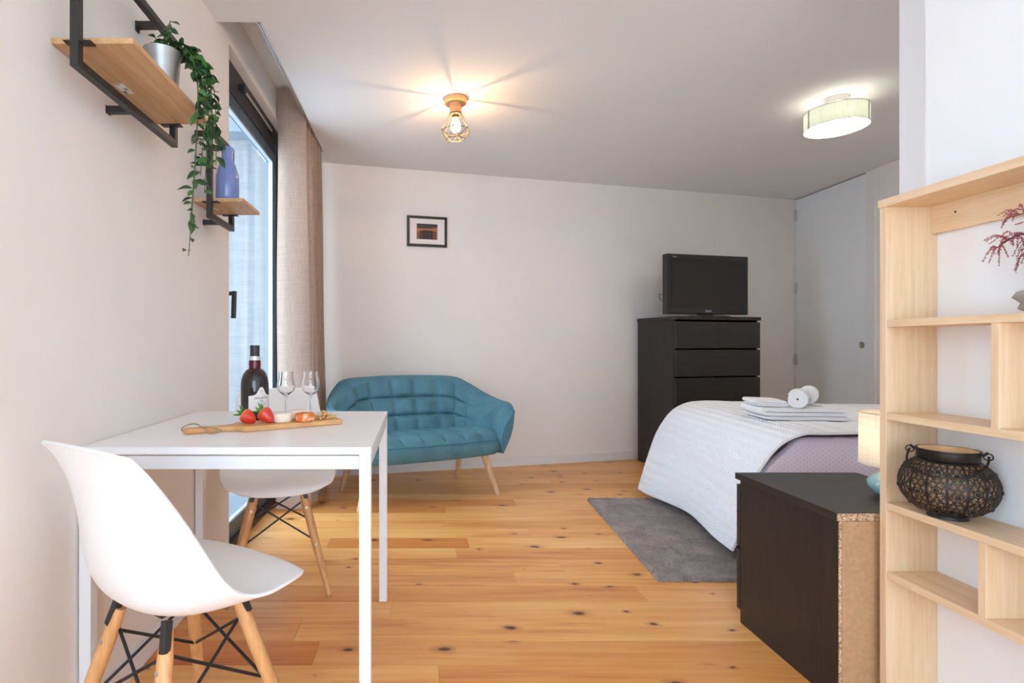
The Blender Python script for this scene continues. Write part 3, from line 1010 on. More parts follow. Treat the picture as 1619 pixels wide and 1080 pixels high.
for sx in (-1, 1):
    for tp, ft in (((0.405, -0.205, 0.27), (0.485, -0.25, 0.004)), ((0.41, 0.15, 0.27), (0.45, 0.25, 0.004))):
        a = Vector((sx * tp[0], tp[1], tp[2])); b = Vector((sx * ft[0], ft[1], ft[2]))
        mb = MB(); mb.tube([a.lerp(b, i / 6) for i in range(7)], [lerp(0.0235, 0.0155, i / 6) for i in range(7)], 16)
        lg = mb.build('leg', M['sofa_leg'], sf, smooth=True)
        mb = MB(); mb.tube([b, b - Vector((0, 0, 0.004))], 0.010, 10); mb.build('glide', M['steel'], lg)

# ------------------------------------------------------------------ black chest of drawers
ch = thing('chest_of_drawers', 'tall black-brown chest of drawers under the television', 'chest of drawers', (1.912, 4.672, 0), FWA)
MB().box(-0.004, 0.804, -0.484, 0, 1.203, 1.23).build('top', M['black_wood_x'], ch, bevel=0.001)
for a, b in ((0, 0.018), (0.782, 0.80)):
    MB().box(a, b, -0.452, -0.004, 0, 1.203).build('side_panel', M['black_wood'], ch, bevel=0.001)
MB().box(0.018, 0.782, -0.02, -0.008, 0.02, 1.203).build('back_panel', M['black_wood'], ch)
MB().box(0.018, 0.782, -0.43, -0.02, 0.02, 0.05).build('bottom_panel', M['black_wood'], ch)
zt = 1.187
rowh = 0.2235
for k in range(5):
    z1 = zt - k * rowh; z0 = z1 - rowh + 0.013
    if k == 4: z0 = 0.055
    cols = ((0.0, 0.399), (0.401, 0.80)) if k == 0 else ((0.0, 0.80),)
    for a, b in cols:
        dr = MB().box(a, b, -0.478, -0.458, z0, z1).build('drawer', M['black_wood_x'], ch, bevel=0.001)
        MB().box(max(a, 0.022) + 0.006, min(b, 0.778) - 0.006, -0.458, -0.06, z0 + 0.01, z1 - 0.05).build('drawer_box', M['black_wood_x'], dr)

# television
tv = thing('television', 'black flat-screen television standing on the tall chest', 'television', (2.355, 4.392, 1.23), R(12.9))
MB().box(-0.385, 0.385, -0.03, 0.03, 0.022, 0.502).build('bezel', M['tv_black'], tv, bevel=0.006)
MB().box(-0.30, 0.30, 0.03, 0.075, 0.07, 0.44).build('rear_housing', M['tv_black'], tv, bevel=0.02)
MB().box(-0.345, 0.345, -0.0325, -0.029, 0.072, 0.462).build('screen', M['tv_screen'], tv)
mb = MB(); mb.box(-0.06, 0.06, -0.015, 0.03, 0.0085, 0.03)
mb.build('stand_neck', M['tv_black'], tv)
mb = MB()
mb.prism([(0.21 * math.cos(a) * (abs(math.cos(a)) ** -0.3 if abs(math.cos(a)) > .1 else 1), 0.095 * math.sin(a) - 0.01) for a in [2 * PI * k / 28 for k in range(28)]], 0.0, 0.009)
mb.build('stand_base', M['tv_black'], tv, bevel=0.002)
me = text_mesh('SONY', 0.022, 0.0006); me.materials.append(M['grey_print'])
inst('lettering', me, tv, Matrix.Translation((0.0, -0.0305, 0.046)) @ Matrix.Rotation(R(90), 4, 'X'))
me = text_mesh('BRAVIA', 0.011, 0.0004); me.materials.append(M['grey_print'])
inst('lettering', me, tv, Matrix.Translation((-0.315, -0.0305, 0.478)) @ Matrix.Rotation(R(90), 4, 'X'))
mb = MB(); mb.tube([(-0.34, 0.04, 0.12), (-0.385, 0.05, 0.14), (-0.40, 0.05, 0.165), (-0.392, 0.05, 0.185), (-0.36, 0.05, 0.18)], 0.0025, 6)
mb.build('cable', M['black_metal'], tv, smooth=True)
for i, (pts, lab) in enumerate((([(-0.26, -0.03, .004), (-0.22, -0.055, .006), (-0.17, -0.03, .012), (-0.13, -0.05, .005), (-0.09, 0.0, .004)], 'pale loose cable lying left of the television stand'),
                         ([(0.07, 0.05, .004), (0.11, 0.0, .012), (0.15, 0.02, .004), (0.19, 0.05, .004)], 'thin dark cable lying right of the television stand'))):
    mb = MB(); mb.tube([spline(pts, k / 24) for k in range(25)], 0.003, 6)
    c = mb.build('cable', M['steel'] if i == 0 else M['black_metal'], tv, smooth=True); c['label'] = lab

# picture on the far wall
pc = thing('picture_frame', 'small black-framed night harbour photograph with wide pale mat', 'picture', (0.074, far_y(0.074) - 0.0, 1.783), FWA)
mb = MB()
W2, HH, bw = 0.163, 0.240, 0.019
mb.box(-W2, W2, -0.022, -0.002, 0, bw); mb.box(-W2, W2, -0.022, -0.002, HH - bw, HH)
mb.box(-W2, -W2 + bw, -0.022, -0.002, bw, HH - bw); mb.box(W2 - bw, W2, -0.022, -0.002, bw, HH - bw)
mb.build('frame', M['frame_black'], pc, bevel=0.001)
MB().box(-W2 + bw, W2 - bw, -0.012, -0.004, bw, HH - bw).build('mat', M['mat_board'], pc)
MB().box(-0.085, 0.085, -0.0135, -0.0125, 0.058, 0.181).build('print', M['photo'], pc)

# ------------------------------------------------------------------ ceiling lamps
lp = thing('cage_ceiling_lamp', 'small wooden ceiling lamp with a faceted wire cage and glowing bulb', 'ceiling lamp', (0.214, 3.02, CEIL))
mb = MB(); mb.lathe([(0.0, -0.0005), (0.074, -0.0005), (0.074, -0.006), (0.0, -0.006)], 40, cap=False); mb.build('ceiling_plate', M['white_metal'], lp, smooth=True)
mb = MB(); mb.lathe([(0.0, -0.006), (0.064, -0.006), (0.065, -0.010), (0.064, -0.030), (0.058, -0.035), (0.0, -0.035)], 40, cap=False); mb.build('rose', M['lamp_wood'], lp, smooth=True)
mb = MB(); mb.lathe([(0.0, -0.035), (0.033, -0.035), (0.033, -0.088), (0.031, -0.090), (0.0, -0.090)], 32, cap=False); mb.build('holder', M['lamp_wood'], lp, smooth=True)
brass = plain('aged_brass_wire', S(104, 78, 52), 0.5, 0.3); M['brass'] = brass
mb = MB(); mb.lathe([(0.034, -0.088), (0.034, -0.096), (0.020, -0.098), (0.017, -0.112), (0.0, -0.112)], 28, cap=False); mb.build('socket', M['brass'], lp, smooth=True)
mb = MB()
N6 = 6
top = [(0.033 * math.cos(2 * PI * k / N6 + 0.3), 0.033 * math.sin(2 * PI * k / N6 + 0.3), -0.093) for k in range(N6)]
mid = [(0.083 * math.cos(2 * PI * k / N6 + 0.3), 0.083 * math.sin(2 * PI * k / N6 + 0.3), -0.185) for k in range(N6)]
low = [(0.050 * math.cos(2 * PI * (k + .5) / N6 + 0.3), 0.050 * math.sin(2 * PI * (k + .5) / N6 + 0.3), -0.232) for k in range(N6)]
for k in range(N6):
    k2 = (k + 1) % N6
    for a, b in ((top[k], mid[k]), (mid[k], mid[k2]), (mid[k], low[k]), (mid[k2], low[k]), (low[k], low[k2])):
        mb.tube([a, b], 0.0020, 6)
mb.build('wire_cage', M['brass'], lp, smooth=True)
mb = MB(); mb.lathe([(0.013, -0.112), (0.016, -0.125), (0.026, -0.145), (0.030, -0.162), (0.026, -0.180), (0.014, -0.192), (0.0, -0.195)], 24, cap=False); mb.build('bulb', M['bulb'], lp, smooth=True)
mb = MB()
for k in range(4):
    a = k * PI / 2
    mb.tube([(0.004 * math.cos(a), 0.004 * math.sin(a), -0.125), (0.011 * math.cos(a), 0.011 * math.sin(a), -0.175)], 0.0009, 5)
mb.build('filament', M['filament'], lp)
def point(name, loc, col, power, rad, parent):
    l = bpy.data.lights.new(name, 'POINT'); l.color = col; l.energy = power; l.shadow_soft_size = rad
    o = bpy.data.objects.new(name, l); C.objects.link(o); o.parent = parent; o.location = loc
    return o
point('cage_lamp_light', (0, 0, -0.176), (1.0, 0.60, 0.31), 10.5, 0.005, lp)

dl = thing('drum_ceiling_lamp', 'round sage fabric drum ceiling lamp with white diffuser', 'ceiling lamp', (2.36, 3.03, CEIL))
mb = MB(); mb.lathe([(0.0, -0.0005), (0.06, -0.0005), (0.06, -0.03), (0.055, -0.034), (0.0, -0.034)], 40, cap=False); mb.build('ceiling_mount', M['steel'], dl, smooth=True)
mb = MB(); mb.tube([(0, 0, -0.03), (0, 0, -0.085)], 0.012, 14); mb.build('stem', M['steel'], dl, smooth=True)
RD = 0.150
mb = MB(); mb.lathe([(RD, -0.068), (RD, -0.168)], 64, cap=False); sh = mb.build('shade', M['drum_shade'], dl, smooth=True)
mb = MB()
for z in (-0.068, -0.168): mb.tube([(RD * math.cos(2 * PI * k / 64), RD * math.sin(2 * PI * k / 64), z) for k in range(64)], 0.0022, 6, closed=True)
mb.build('rim', M['steel'], sh, smooth=True)
mb = MB(); mb.lathe([(RD - 0.0025, -0.1660), (0.0, -0.1661)], 64, cap=False); df = mb.build('diffuser', M['diffuser'], dl, smooth=True)
mb = MB(); mb.lathe([(RD - 0.0022, -0.1605), (RD - 0.0022, -0.1652), (0.0, -0.1652)], 64); mb.build('glow_block', M['white_metal'], df)  # added opaque disc, blocks the diffuser's upward glow from the shade
mb = MB()
for a in (R(-62), R(58), R(178)):
    x, y = RD * math.cos(a), RD * math.sin(a)
    mb.bar((x * 1.004, y * 1.004, -0.067), (x * 1.004, y * 1.004, -0.169), 0.009, 0.004)
    mb.tube([(0, 0, -0.082), (x, y, -0.072)], 0.003, 6)
mb.build('spoke', M['steel'], dl)
for a in (R(20), R(140), R(260)):
    point('drum_lamp_light', (0.06 * math.cos(a), 0.06 * math.sin(a), -0.115), (1.0, 0.93, 0.80), 0.25, 0.02, dl)

# ------------------------------------------------------------------ wall shelves
def wall_shelf(label, y0, y1, zb, by0, by1, stickers):
    t = thing('wall_shelf', label, 'shelf', (XL, y0, zb), 0, 'wooden shelves in black frames on the left wall')
    L = y1 - y0; hh = 0.35; bw = 0.020
    xf = 0.072
    mb = MB()
    mb.box(xf - bw/2, xf + bw/2, 0, bw, 0, hh); mb.box(xf - bw/2, xf + bw/2, L - bw, L, 0, hh)
    mb.box(xf - bw/2, xf + bw/2, bw, L - bw, 0, bw); mb.box(xf - bw/2, xf + bw/2, bw, L - bw, hh - bw, hh)
    mb.build('frame', M['black_metal'], t, bevel=0.0012)
    for z, yy in ((bw / 2, L * 0.5), (hh - bw / 2, L * 0.8), (hh - bw / 2, L * 0.2)):
        mb = MB(); mb.bar((0.001, yy, z), (xf - bw / 2, yy, z), 0.018, 0.018); mb.box(0.0008, 0.005, yy - 0.010, yy + 0.010, z - (0.020 if z > 0.1 else 0.011), z + 0.010)
        mb.build('wall_peg', M['black_metal'], t, smooth=True)
    z0 = 0.066
    bd = MB().box(0.002, 0.196, by0 - y0, by1 - y0, z0, z0 + 0.014).build('board', M['oak'], t, bevel=0.0008)
    for yy, s in ((bw * 0.5, 1), (L - bw * 0.5, -1)):
        mb = MB(); a, b = sorted((yy, yy + s * 0.024)); mb.box(xf - 0.032, xf + 0.032, a, b, z0 - 0.0036, z0 - 0.0004)
        mb.build('bracket_plate', M['black_metal'], t)
    for (cx, cy, w, l) in stickers:
        st = MB().box(cx, cx + w, cy, cy + l, z0 - 0.0008, z0 - 0.0002).build('sticker', M['paper'], bd)
        mb = MB(); z = z0 - 0.0012
        for (a, b, c, e) in ((.08, .55, .04, .10), (.5, .85, .45, .50), (.5, .8, .54, .58), (.55, .85, .62, .65), (.1, .4, .72, .94)):
            mb.box(cx + w * a, cx + w * b, cy + l * c, cy + l * e, z, z + 0.0003)
        mb.build('print', M['dark_print'], st)['kind'] = 'stuff'
    return t
wall_shelf('larger oak wall shelf in a black metal frame holding the trailing plant', 1.245, 1.765, 1.648, 1.272, 1.738, [(0.038, 0.221, 0.027, 0.059)])
wall_shelf('smaller oak wall shelf in a black metal frame holding the blue bottle', 2.05, 2.31, 1.488, 2.074, 2.29, [(0.032, 0.115, 0.026, 0.040)])

# blue bottle vase
vz = 1.488 + 0.080
mb = MB(); mb.lathe([(0.0, 0.001), (0.043, 0.001), (0.046, 0.004), (0.046, 0.105), (0.044, 0.125), (0.033, 0.160), (0.0235, 0.182), (0.0225, 0.190), (0.0232, 0.205), (0.0255, 0.232), (0.0245, 0.234), (0.021, 0.205), (0.0205, 0.188), (0.0, 0.18)], 48, cap=False)
o = mb.build('bottle_vase', M['vase'], None, smooth=True, angle=60); o.location = (-0.772, 2.185, vz)
tag(o, 'glossy periwinkle blue bottle vase on the smaller wall shelf', 'vase')

# trailing plant
PZ = 1.648 + 0.080
pl = thing('trailing_plant', 'green trailing plant in a galvanised pot on the larger shelf', 'plant', (-0.752, 1.585, PZ))
mb = MB(); mb.lathe([(0.0, 0.0005), (0.040, 0.0005), (0.042, 0.004), (0.0505, 0.125), (0.054, 0.129), (0.054, 0.134), (0.050, 0.134), (0.047, 0.126), (0.043, 0.10), (0.0, 0.10)], 40, cap=False)
mb.build('pot', M['pot'], pl, smooth=True, angle=50)
# leaf meshes
def leaf_mesh(L, W, curl, name='leaf'):
    mb = MB()
    prof = [0.0, 0.62, 1.0, 0.92, 0.55, 0.0]
    rows = []
    for i, w in enumerate(prof):
        t = i / (len(prof) - 1)
        y = L * t; z = -curl * L * t * t
        hw = W * 0.5 * w
        rows.append([(-hw, y, z + hw * 0.45), (0, y, z), (hw, y, z + hw * 0.45)])
    n = 0
    for r in rows: mb.v += r
    for i in range(len(rows) - 1):
        a = i * 3
        mb.f += [(a, a + 1, a + 4, a + 3), (a + 1, a + 2, a + 5, a + 4)]; mb.mi += [0, 0]
    o = mb.build(name, M['ivy'], None, smooth=True, angle=180)
    me = o.data; bpy.data.objects.remove(o)
    return me
leaves = [leaf_mesh(0.034, 0.019, 0.15), leaf_mesh(0.038, 0.021, 0.35), leaf_mesh(0.029, 0.017, 0.1), leaf_mesh(0.042, 0.022, 0.25)]
rnd = random.Random(5)
strands = []
def drop(start, over, end, n=16):
    return [spline([start, ((start[0] + over[0]) / 2, (start[1] + over[1]) / 2, max(start[2], over[2]) + 0.03), over, ((over[0] * .5 + end[0] * .5) + 0.006, over[1] * .5 + end[1] * .5, over[2] * .5 + end[2] * .5), end], k / n) for k in range(n + 1)]
base = [(0.012, 0.02, 0.128), (0.02, 0.0, 0.128), (0.0, 0.03, 0.13), (0.025, 0.015, 0.126), (0.015, -0.01, 0.13), (-0.01, 0.02, 0.13), (0.02, 0.03, 0.128)]
# strands over the front edge of the board
strands.append((drop(base[0], (0.098, 0.015, 0.06), (0.090, -0.030, -0.470)), 30))
strands.append((drop(base[1], (0.104, -0.005, 0.06), (0.092, -0.025, -0.38)), 26))
strands.append((drop(base[2], (0.116, 0.040, 0.07), (0.112, 0.030, -0.27)), 30))
strands.append((drop(base[3], (0.112, 0.020, 0.075), (0.104, 0.022, -0.22)), 28))
strands.append((drop(base[3], (0.124, 0.030, 0.085), (0.120, 0.055, -0.15)), 28))
strands.append((drop(base[6], (0.100, 0.060, 0.095), (0.124, 0.085, -0.10)), 28))
strands.append((drop(base[2], (0.090, 0.010, 0.10), (0.106, 0.0, -0.06)), 22))
strands.append((drop(base[6], (0.118, 0.075, 0.085), (0.130, 0.075, -0.17)), 24))
# upright ones
strands.append(([spline([(0.0, 0.02, 0.12), (0.005, 0.02, 0.17), (0.012, 0.025, 0.245)], k / 8) for k in range(9)], 13))
strands.append(([spline([(0.0, 0.0, 0.12), (0.01, 0.005, 0.17), (0.03, 0.01, 0.215)], k / 8) for k in range(9)], 10))
strands.append(([spline([(0.02, 0.02, 0.12), (0.04, 0.03, 0.165), (0.085, 0.04, 0.150)], k / 8) for k in range(9)], 14))
strands.append(([spline([(-0.01, 0.0, 0.12), (-0.005, -0.01, 0.145), (0.0, -0.045, 0.155)], k / 8) for k in range(9)], 9))
strands.append(([spline([(0.02, 0.03, 0.12), (0.03, 0.05, 0.165), (0.06, 0.07, 0.165)], k / 8) for k in range(9)], 12))
def put_leaf(p, dirv, roll, me, parent):
    d = dirv.normalized()
    x = d.cross(Vector((0, 0, 1)))
    if x.length < 1e-3: x = Vector((1, 0, 0))
    x.normalize(); z = x.cross(d)
    Mx = Matrix(((x.x, d.x, z.x, p.x), (x.y, d.y, z.y, p.y), (x.z, d.z, z.z, p.z), (0, 0, 0, 1))) @ Matrix.Rotation(roll, 4, 'Y') @ Matrix.Scale(rnd.uniform(0.82, 1.12), 4)
    return inst('leaf', me, parent, Mx)
for pts, nl in strands:
    mb = MB(); mb.tube(pts, 0.0013, 5); mb.build('vine', M['stem'], pl, smooth=True)
    for k in range(nl):
        f = (k + rnd.uniform(0, 0.9)) / nl
        f = 0.12 + 0.88 * f
        i = min(int(f * (len(pts) - 1)), len(pts) - 2)
        p = Vector(pts[i]).lerp(Vector(pts[i + 1]), f * (len(pts) - 1) - i)
        a = rnd.uniform(0, 2 * PI)
        dv = Vector((math.cos(a) * 0.9 + 0.15, math.sin(a) * 0.9, rnd.uniform(-0.9, 0.35)))
        # keep leaves out of the board and wall
        if p.x < 0.112 and -0.03 < p.z < 0.04 and dv.x < 0: dv.x = abs(dv.x)
        put_leaf(p, dv, rnd.uniform(-0.8, 0.8), rnd.choice(leaves), pl)

# ------------------------------------------------------------------ things on the table
TZ = 0.74
bd = thing('serving_board', 'wooden serving board with a handle and twine loop', 'serving board', (-0.412, 1.735, TZ), math.atan2(0.165, 0.271))
# local x along the board, y across
pol = []
hwid = 0.060
def rc(cx, cy, r, a0, a1, n=5): return [(cx + r * math.cos(lerp(a0, a1, k / n)), cy + r * math.sin(lerp(a0, a1, k / n))) for k in range(n + 1)]
pol += rc(0.160 - 0.010, hwid - 0.010, 0.010, 0, PI / 2) 
pol += [(-0.145, hwid)] + rc(-0.150, hwid - 0.012, 0.012, PI / 2, PI * 0.85)
pol += [(-0.178, 0.028), (-0.205, 0.0165), (-0.25, 0.0155)] + rc(-0.300, 0.0, 0.018, PI * 0.62, PI * 1.38, 8)
pol += [(-0.25, -0.0155), (-0.205, -0.0165), (-0.178, -0.028)] + rc(-0.150, -hwid + 0.012, 0.012, PI * 1.15, PI * 1.5)
pol += [(-0.145, -hwid)] + rc(0.160 - 0.010, -hwid + 0.010, 0.010, -PI / 2, 0)
MB().prism(pol, 0.0005, 0.0165).build('board', M['board_wood'], bd, bevel=0.003, smooth=True, angle=50)
mb = MB()
mb.tube([(-0.296 + 0.026 * math.cos(a), 0.008 * math.sin(2 * a), 0.0155 + 0.0128 * math.sin(a)) for a in [2 * PI * k / 28 for k in range(28)]], 0.0022, 6, closed=True)
mb.tube([spline([(-0.270, -0.010, 0.019), (-0.262, -0.022, 0.016), (-0.255, -0.030, 0.004), (-0.245, -0.040, 0.003), (-0.225, -0.034, 0.004)], k / 16) for k in range(17)], 0.0022, 6)
mb.tube([spline([(-0.272, -0.006, 0.0195), (-0.25, -0.020, 0.019), (-0.235, -0.022, 0.016), (-0.215, -0.028, 0.006)], k / 16) for k in range(17)], 0.0022, 6)
mb.build('twine_loop', M['twine'], bd, smooth=True)
BZ = TZ + 0.0166
def bpos(x, y, dz=0.0):
    a = math.atan2(0.165, 0.271)
    return (-0.412 + x * math.cos(a) - y * math.sin(a), 1.735 + x * math.sin(a) + y * math.cos(a), BZ + dz)
# strawberries
def strawberry(label, loc, rot, sc_, tip):
    t = thing('strawberry', label, 'strawberry', loc, rot, 'strawberries on the serving board')
    mb = MB()
    prof = [(0.0, 0.0), (0.006, 0.002), (0.012, 0.009), (0.0175, 0.019), (0.0215, 0.030), (0.0225, 0.037), (0.020, 0.0445), (0.013, 0.0485), (0.0, 0.049)]
    pr2 = [spline([(a, b, 0) for a, b in prof], k / 24) for k in range(25)]
    # lying berry: its axis is turned from the vertical
    Mt = Matrix.Translation((0, 0, 0.0215 * sc_)) @ Matrix.Rotation(R(tip), 4, 'X') @ Matrix.Translation((0, 0, -0.030 * sc_)) @ Matrix.Scale(sc_, 4)
    mb.lathe([(max(0, p.x) if 0 < i < 24 else 0, p.y) for i, p in enumerate(pr2)], 28, cap=False)
    b = mb.build('flesh', M['berry'], t, smooth=True, angle=180); b.matrix_local = Mt
    lo = min((Mt @ Vector(v.co)).z for v in b.data.vertices)
    b.matrix_local = Matrix.Translation((0, 0, -lo + 0.0003)) @ Mt
    for k in range(8):
        a = 2 * PI * k / 8 + 0.2
        mb = MB()
        lf = lambda r, z, w: [(r * math.cos(a) - w * math.sin(a), r * math.sin(a) + w * math.cos(a), z), (r * math.cos(a) + w * math.sin(a), r * math.sin(a) - w * math.cos(a), z)]
        k2 = 1 if k % 2 else 0.7
        vs = lf(0.001, 0.0495, 0.002) + lf(0.009, 0.0535, 0.0052) + lf(0.017 * k2, 0.056 + 0.004 * k2, 0.004) + lf(0.024 * k2, 0.060 + 0.008 * k2, 0.0005)
        mb.add(vs, [(0, 1, 3, 2), (2, 3, 5, 4), (4, 5, 7, 6)])
        c = mb.build('calyx_leaf', M['leaf_green'], b, smooth=True)
        so = c.modifiers.new('thickness', 'SOLIDIFY'); so.thickness = 0.0006
    return t
strawberry('left red strawberry lying on the board, leaves pointing left', bpos(-0.133, 0.002), R(88), 1.0, -58)
strawberry('right red strawberry lying on the board beside the white cheese', bpos(-0.080, -0.012), R(72), 1.05, -52)
def cheese(label, loc, r, h, m, name='cheese_round'):
    mb = MB(); mb.lathe([(0.0, 0.0003), (r - 0.003, 0.0003), (r, 0.004), (r * 1.01, h * 0.5), (r, h - 0.004), (r - 0.004, h), (0.0, h + 0.0005)], 40, cap=False)
    o = mb.build(name, m, None, smooth=True, angle=60)
    for v in o.data.vertices:
        k = 1 + 0.02 * noise.noise(Vector((v.co.x * 60, v.co.y * 60, v.co.z * 60 + r * 99)))
        v.co.x *= k; v.co.y *= k
    o.location = loc
    tag(o, label, 'cheese', 'cheese rounds on the serving board')
cheese('pale white cheese round next to the right strawberry', bpos(-0.028, -0.012), 0.030, 0.029, M['cheese'])
cheese('orange paprika-crusted cheese round at the front of the board', bpos(0.036, -0.040), 0.0315, 0.027, M['cheese_orange'])
cheese('speckled white cheese round behind the orange one', bpos(0.038, 0.031), 0.031, 0.030, M['cheese2'])
# peanuts
mb = MB(); mb.lathe([(0.0, -0.0105), (0.0035, -0.0095), (0.0052, -0.006), (0.0046, -0.001), (0.0047, 0.001), (0.0054, 0.0055), (0.004, 0.009), (0.0, 0.0105)], 10, cap=False, M=Matrix.Rotation(R(90), 4, 'Y'))
o = mb.build('peanut', M['nut'], None, smooth=True, angle=180); nutme = o.data; bpy.data.objects.remove(o)
rnd = random.Random(3)
spots = [(0.078, -0.020, 0), (0.092, -0.030, 0), (0.106, -0.016, 0), (0.088, -0.004, 0), (0.104, 0.006, 0), (0.120, -0.006, 0), (0.118, -0.034, 0), (0.132, -0.022, 0), (0.134, 0.004, 0),
         (0.076, 0.004, 0), (0.146, -0.012, 0), (0.120, 0.020, 0), (0.094, -0.016, 1), (0.112, -0.020, 1), (0.108, -0.004, 1), (0.124, -0.014, 1), (0.113, -0.012, 2), (0.090, 0.018, 0)]
for x, y, lv in spots:
    o = bpy.data.objects.new('peanut', nutme); C.objects.link(o)
    o.location = bpos(x, y, 0.0054 + lv * 0.0085)
    o.rotation_euler = (0, rnd.uniform(-0.15, 0.15) if lv == 0 else rnd.uniform(-0.4, 0.4), rnd.uniform(0, PI))
    tag(o, 'roasted peanut in the little heap at the end of the serving board', 'peanut', 'peanuts heaped on the serving board')
# port bottle
bt = thing('wine_bottle', 'dark port wine bottle with cream label and black capsule', 'bottle', (-0.570, 1.885, TZ))
RB = 0.0475
mb = MB(); mb.lathe([(0.0, 0.001), (RB - 0.004, 0.001), (RB, 0.006), (RB, 0.124), (RB * 0.985, 0.135), (RB * 0.92, 0.149), (RB * 0.79, 0.163), (RB * 0.60, 0.174), (RB * 0.44, 0.179)], 56)
mb.build('body', M['bottle'], bt, smooth=True, angle=60)
mb = MB(); mb.lathe([(RB * 0.43, 0.176), (RB * 0.42, 0.184), (RB * 0.445, 0.196), (RB * 0.42, 0.205), (RB * 0.40, 0.210)], 40); mb.build('neck', M['ruby'], bt, smooth=True)
mb = MB(); mb.lathe([(RB * 0.41, 0.208), (RB * 0.36, 0.222)], 40); mb.build('neck_band', M['silver_band'], bt, smooth=True)
mb = MB(); mb.lathe([(RB * 0.355, 0.221), (RB * 0.33, 0.232), (RB * 0.345, 0.242), (RB * 0.34, 0.243), (RB * 0.345, 0.258), (RB * 0.335, 0.260), (0.0, 0.260)], 40, cap=False); mb.build('capsule', M['foil'], bt, smooth=True, angle=30)
# label wraps the bottle; its middle faces the viewer and to the right
LC = math.atan2(-1.885, 0.570) + R(27)
def lab_top(s):     # s arc length from label centre
    a = abs(s)
    return 0.086 + 0.030 / (1 + (a / 0.013) ** 3.2)
def lab(u, v, rr=RB + 0.0006):
    s = (u - 0.5) * 0.088
    z = lerp(0.034, lab_top(s), v)
    a = LC + s / RB
    return (rr * math.cos(a), rr * math.sin(a), z)
lb = MB().grid(lab, 48, 4).build('label', M['paper'], bt, smooth=True, angle=180)
def wrap_text(body, size, z, s0, m):
    me = text_mesh(body, size)
    for v in me.vertices:
        s = v.co.x + s0; zz = v.co.y + z
        a = LC + s / RB
        v.co = Vector(((RB + 0.0012) * math.cos(a), (RB + 0.0012) * math.sin(a), zz))
    me.materials.append(m)
    inst('lettering', me, lb)
wrap_text("GRAHAM'S", 0.0105, 0.0785, 0, M['dark_print'])
wrap_text('10', 0.011, 0.0675, 0, M['dark_print'])
wrap_text('TAWNY PORT', 0.0058, 0.0590, 0, M['gold_print'])
def emblem(z, r):
    mb = MB()
    def f(u, v):
        a = 2 * PI * u; rr = r * (0.55 + 0.45 * v) * (0.8 + 0.2 * math.cos(5 * a))
        s = rr * math.cos(a); an = LC + s / RB
        return ((RB + 0.0012) * math.cos(an), (RB + 0.0012) * math.sin(an), z + rr * 1.2 * math.sin(a))
    mb.grid(f, 30, 1)
    mb.build('emblem', M['gold_print'], lb, fix=False)
emblem(0.101, 0.0042); emblem(0.046, 0.0038)
# tulip glasses
def glass(label, loc):
    o_ = [(0.0, 0.0006), (0.030, 0.0006), (0.0305, 0.0018), (0.012, 0.0042), (0.0045, 0.010), (0.0037, 0.030), (0.0037, 0.070), (0.0055, 0.080), (0.015, 0.0875), (0.027, 0.098), (0.0322, 0.112), (0.0315, 0.124), (0.0272, 0.142), (0.0250, 0.155), (0.0262, 0.167)]
    i_ = [(0.0250, 0.167), (0.0238, 0.155), (0.0260, 0.142), (0.0302, 0.124), (0.0308, 0.112), (0.0256, 0.0995), (0.014, 0.0895), (0.0, 0.086)]
    mb = MB(); mb.lathe(o_ + i_, 48, cap=False)
    o = mb.build('port_glass', M['clear'], None, smooth=True, angle=80)
    o.location = loc
    tag(o, label, 'glass', 'tulip port glasses on the table')
glass('clear tulip port glass nearer the wine bottle', (-0.466, 1.905, TZ))
glass('clear tulip port glass farther from the bottle, above the peanuts', (-0.380, 1.915, TZ))

# ------------------------------------------------------------------ rug
rg = thing('rug', 'grey shaggy rug on the pine floor by the bed foot', 'rug', (0, 0, 0))
c00, c10, c01, c11 = Vector((1.016, 2.273)), Vector((1.95, 2.25)), Vector((1.094, 3.47)), Vector((2.0, 3.45))
def rugf(u, v):
    p = c00.lerp(c10, u).lerp(c01.lerp(c11, u), v)
    e = min(u, v, 1 - u, 1 - v)
    nz = noise.noise(Vector((p.x * 110, p.y * 110, 0))) * 0.007 + noise.noise(Vector((p.x * 30, p.y * 30, 3))) * 0.003
    j = 0.008 * noise.noise(Vector((p.x * 120, p.y * 120, 8)))
    return (p.x + j, p.y + j, 0.0008 if e <= 0 else 0.017 + nz)
MB().grid(rugf, 170, 220).build('pile', M['rug'], rg, smooth=True, angle=180, fix=False)

# ------------------------------------------------------------------ bed
BT = 0.628
be = thing('bed', 'double bed with its foot towards the room', 'bed', (2.55, 2.93, 0))
ox, oy = 2.55, 2.93
MB().box(1.70 - ox, 3.56 - ox, 2.33 - oy, 3.52 - oy, 0.10, 0.32).build('bed_base', M['black_wood_x'], be, bevel=0.01)
MB().box(1.67 - ox, 3.56 - ox, 2.335 - oy, 3.54 - oy, 0.32, BT - 0.050).build('mattress', M['mattress'], be, bevel=0.04, bseg=4, smooth=True)
for x in (2.10, 3.45):
    for y in (2.42, 3.44):
        mb = MB(); mb.tube([(x - ox, y - oy, 0.10), (x - ox, y - oy, 0.0)], [0.03, 0.024], 14); mb.build('leg', M['black_wood_x'], be, smooth=True)
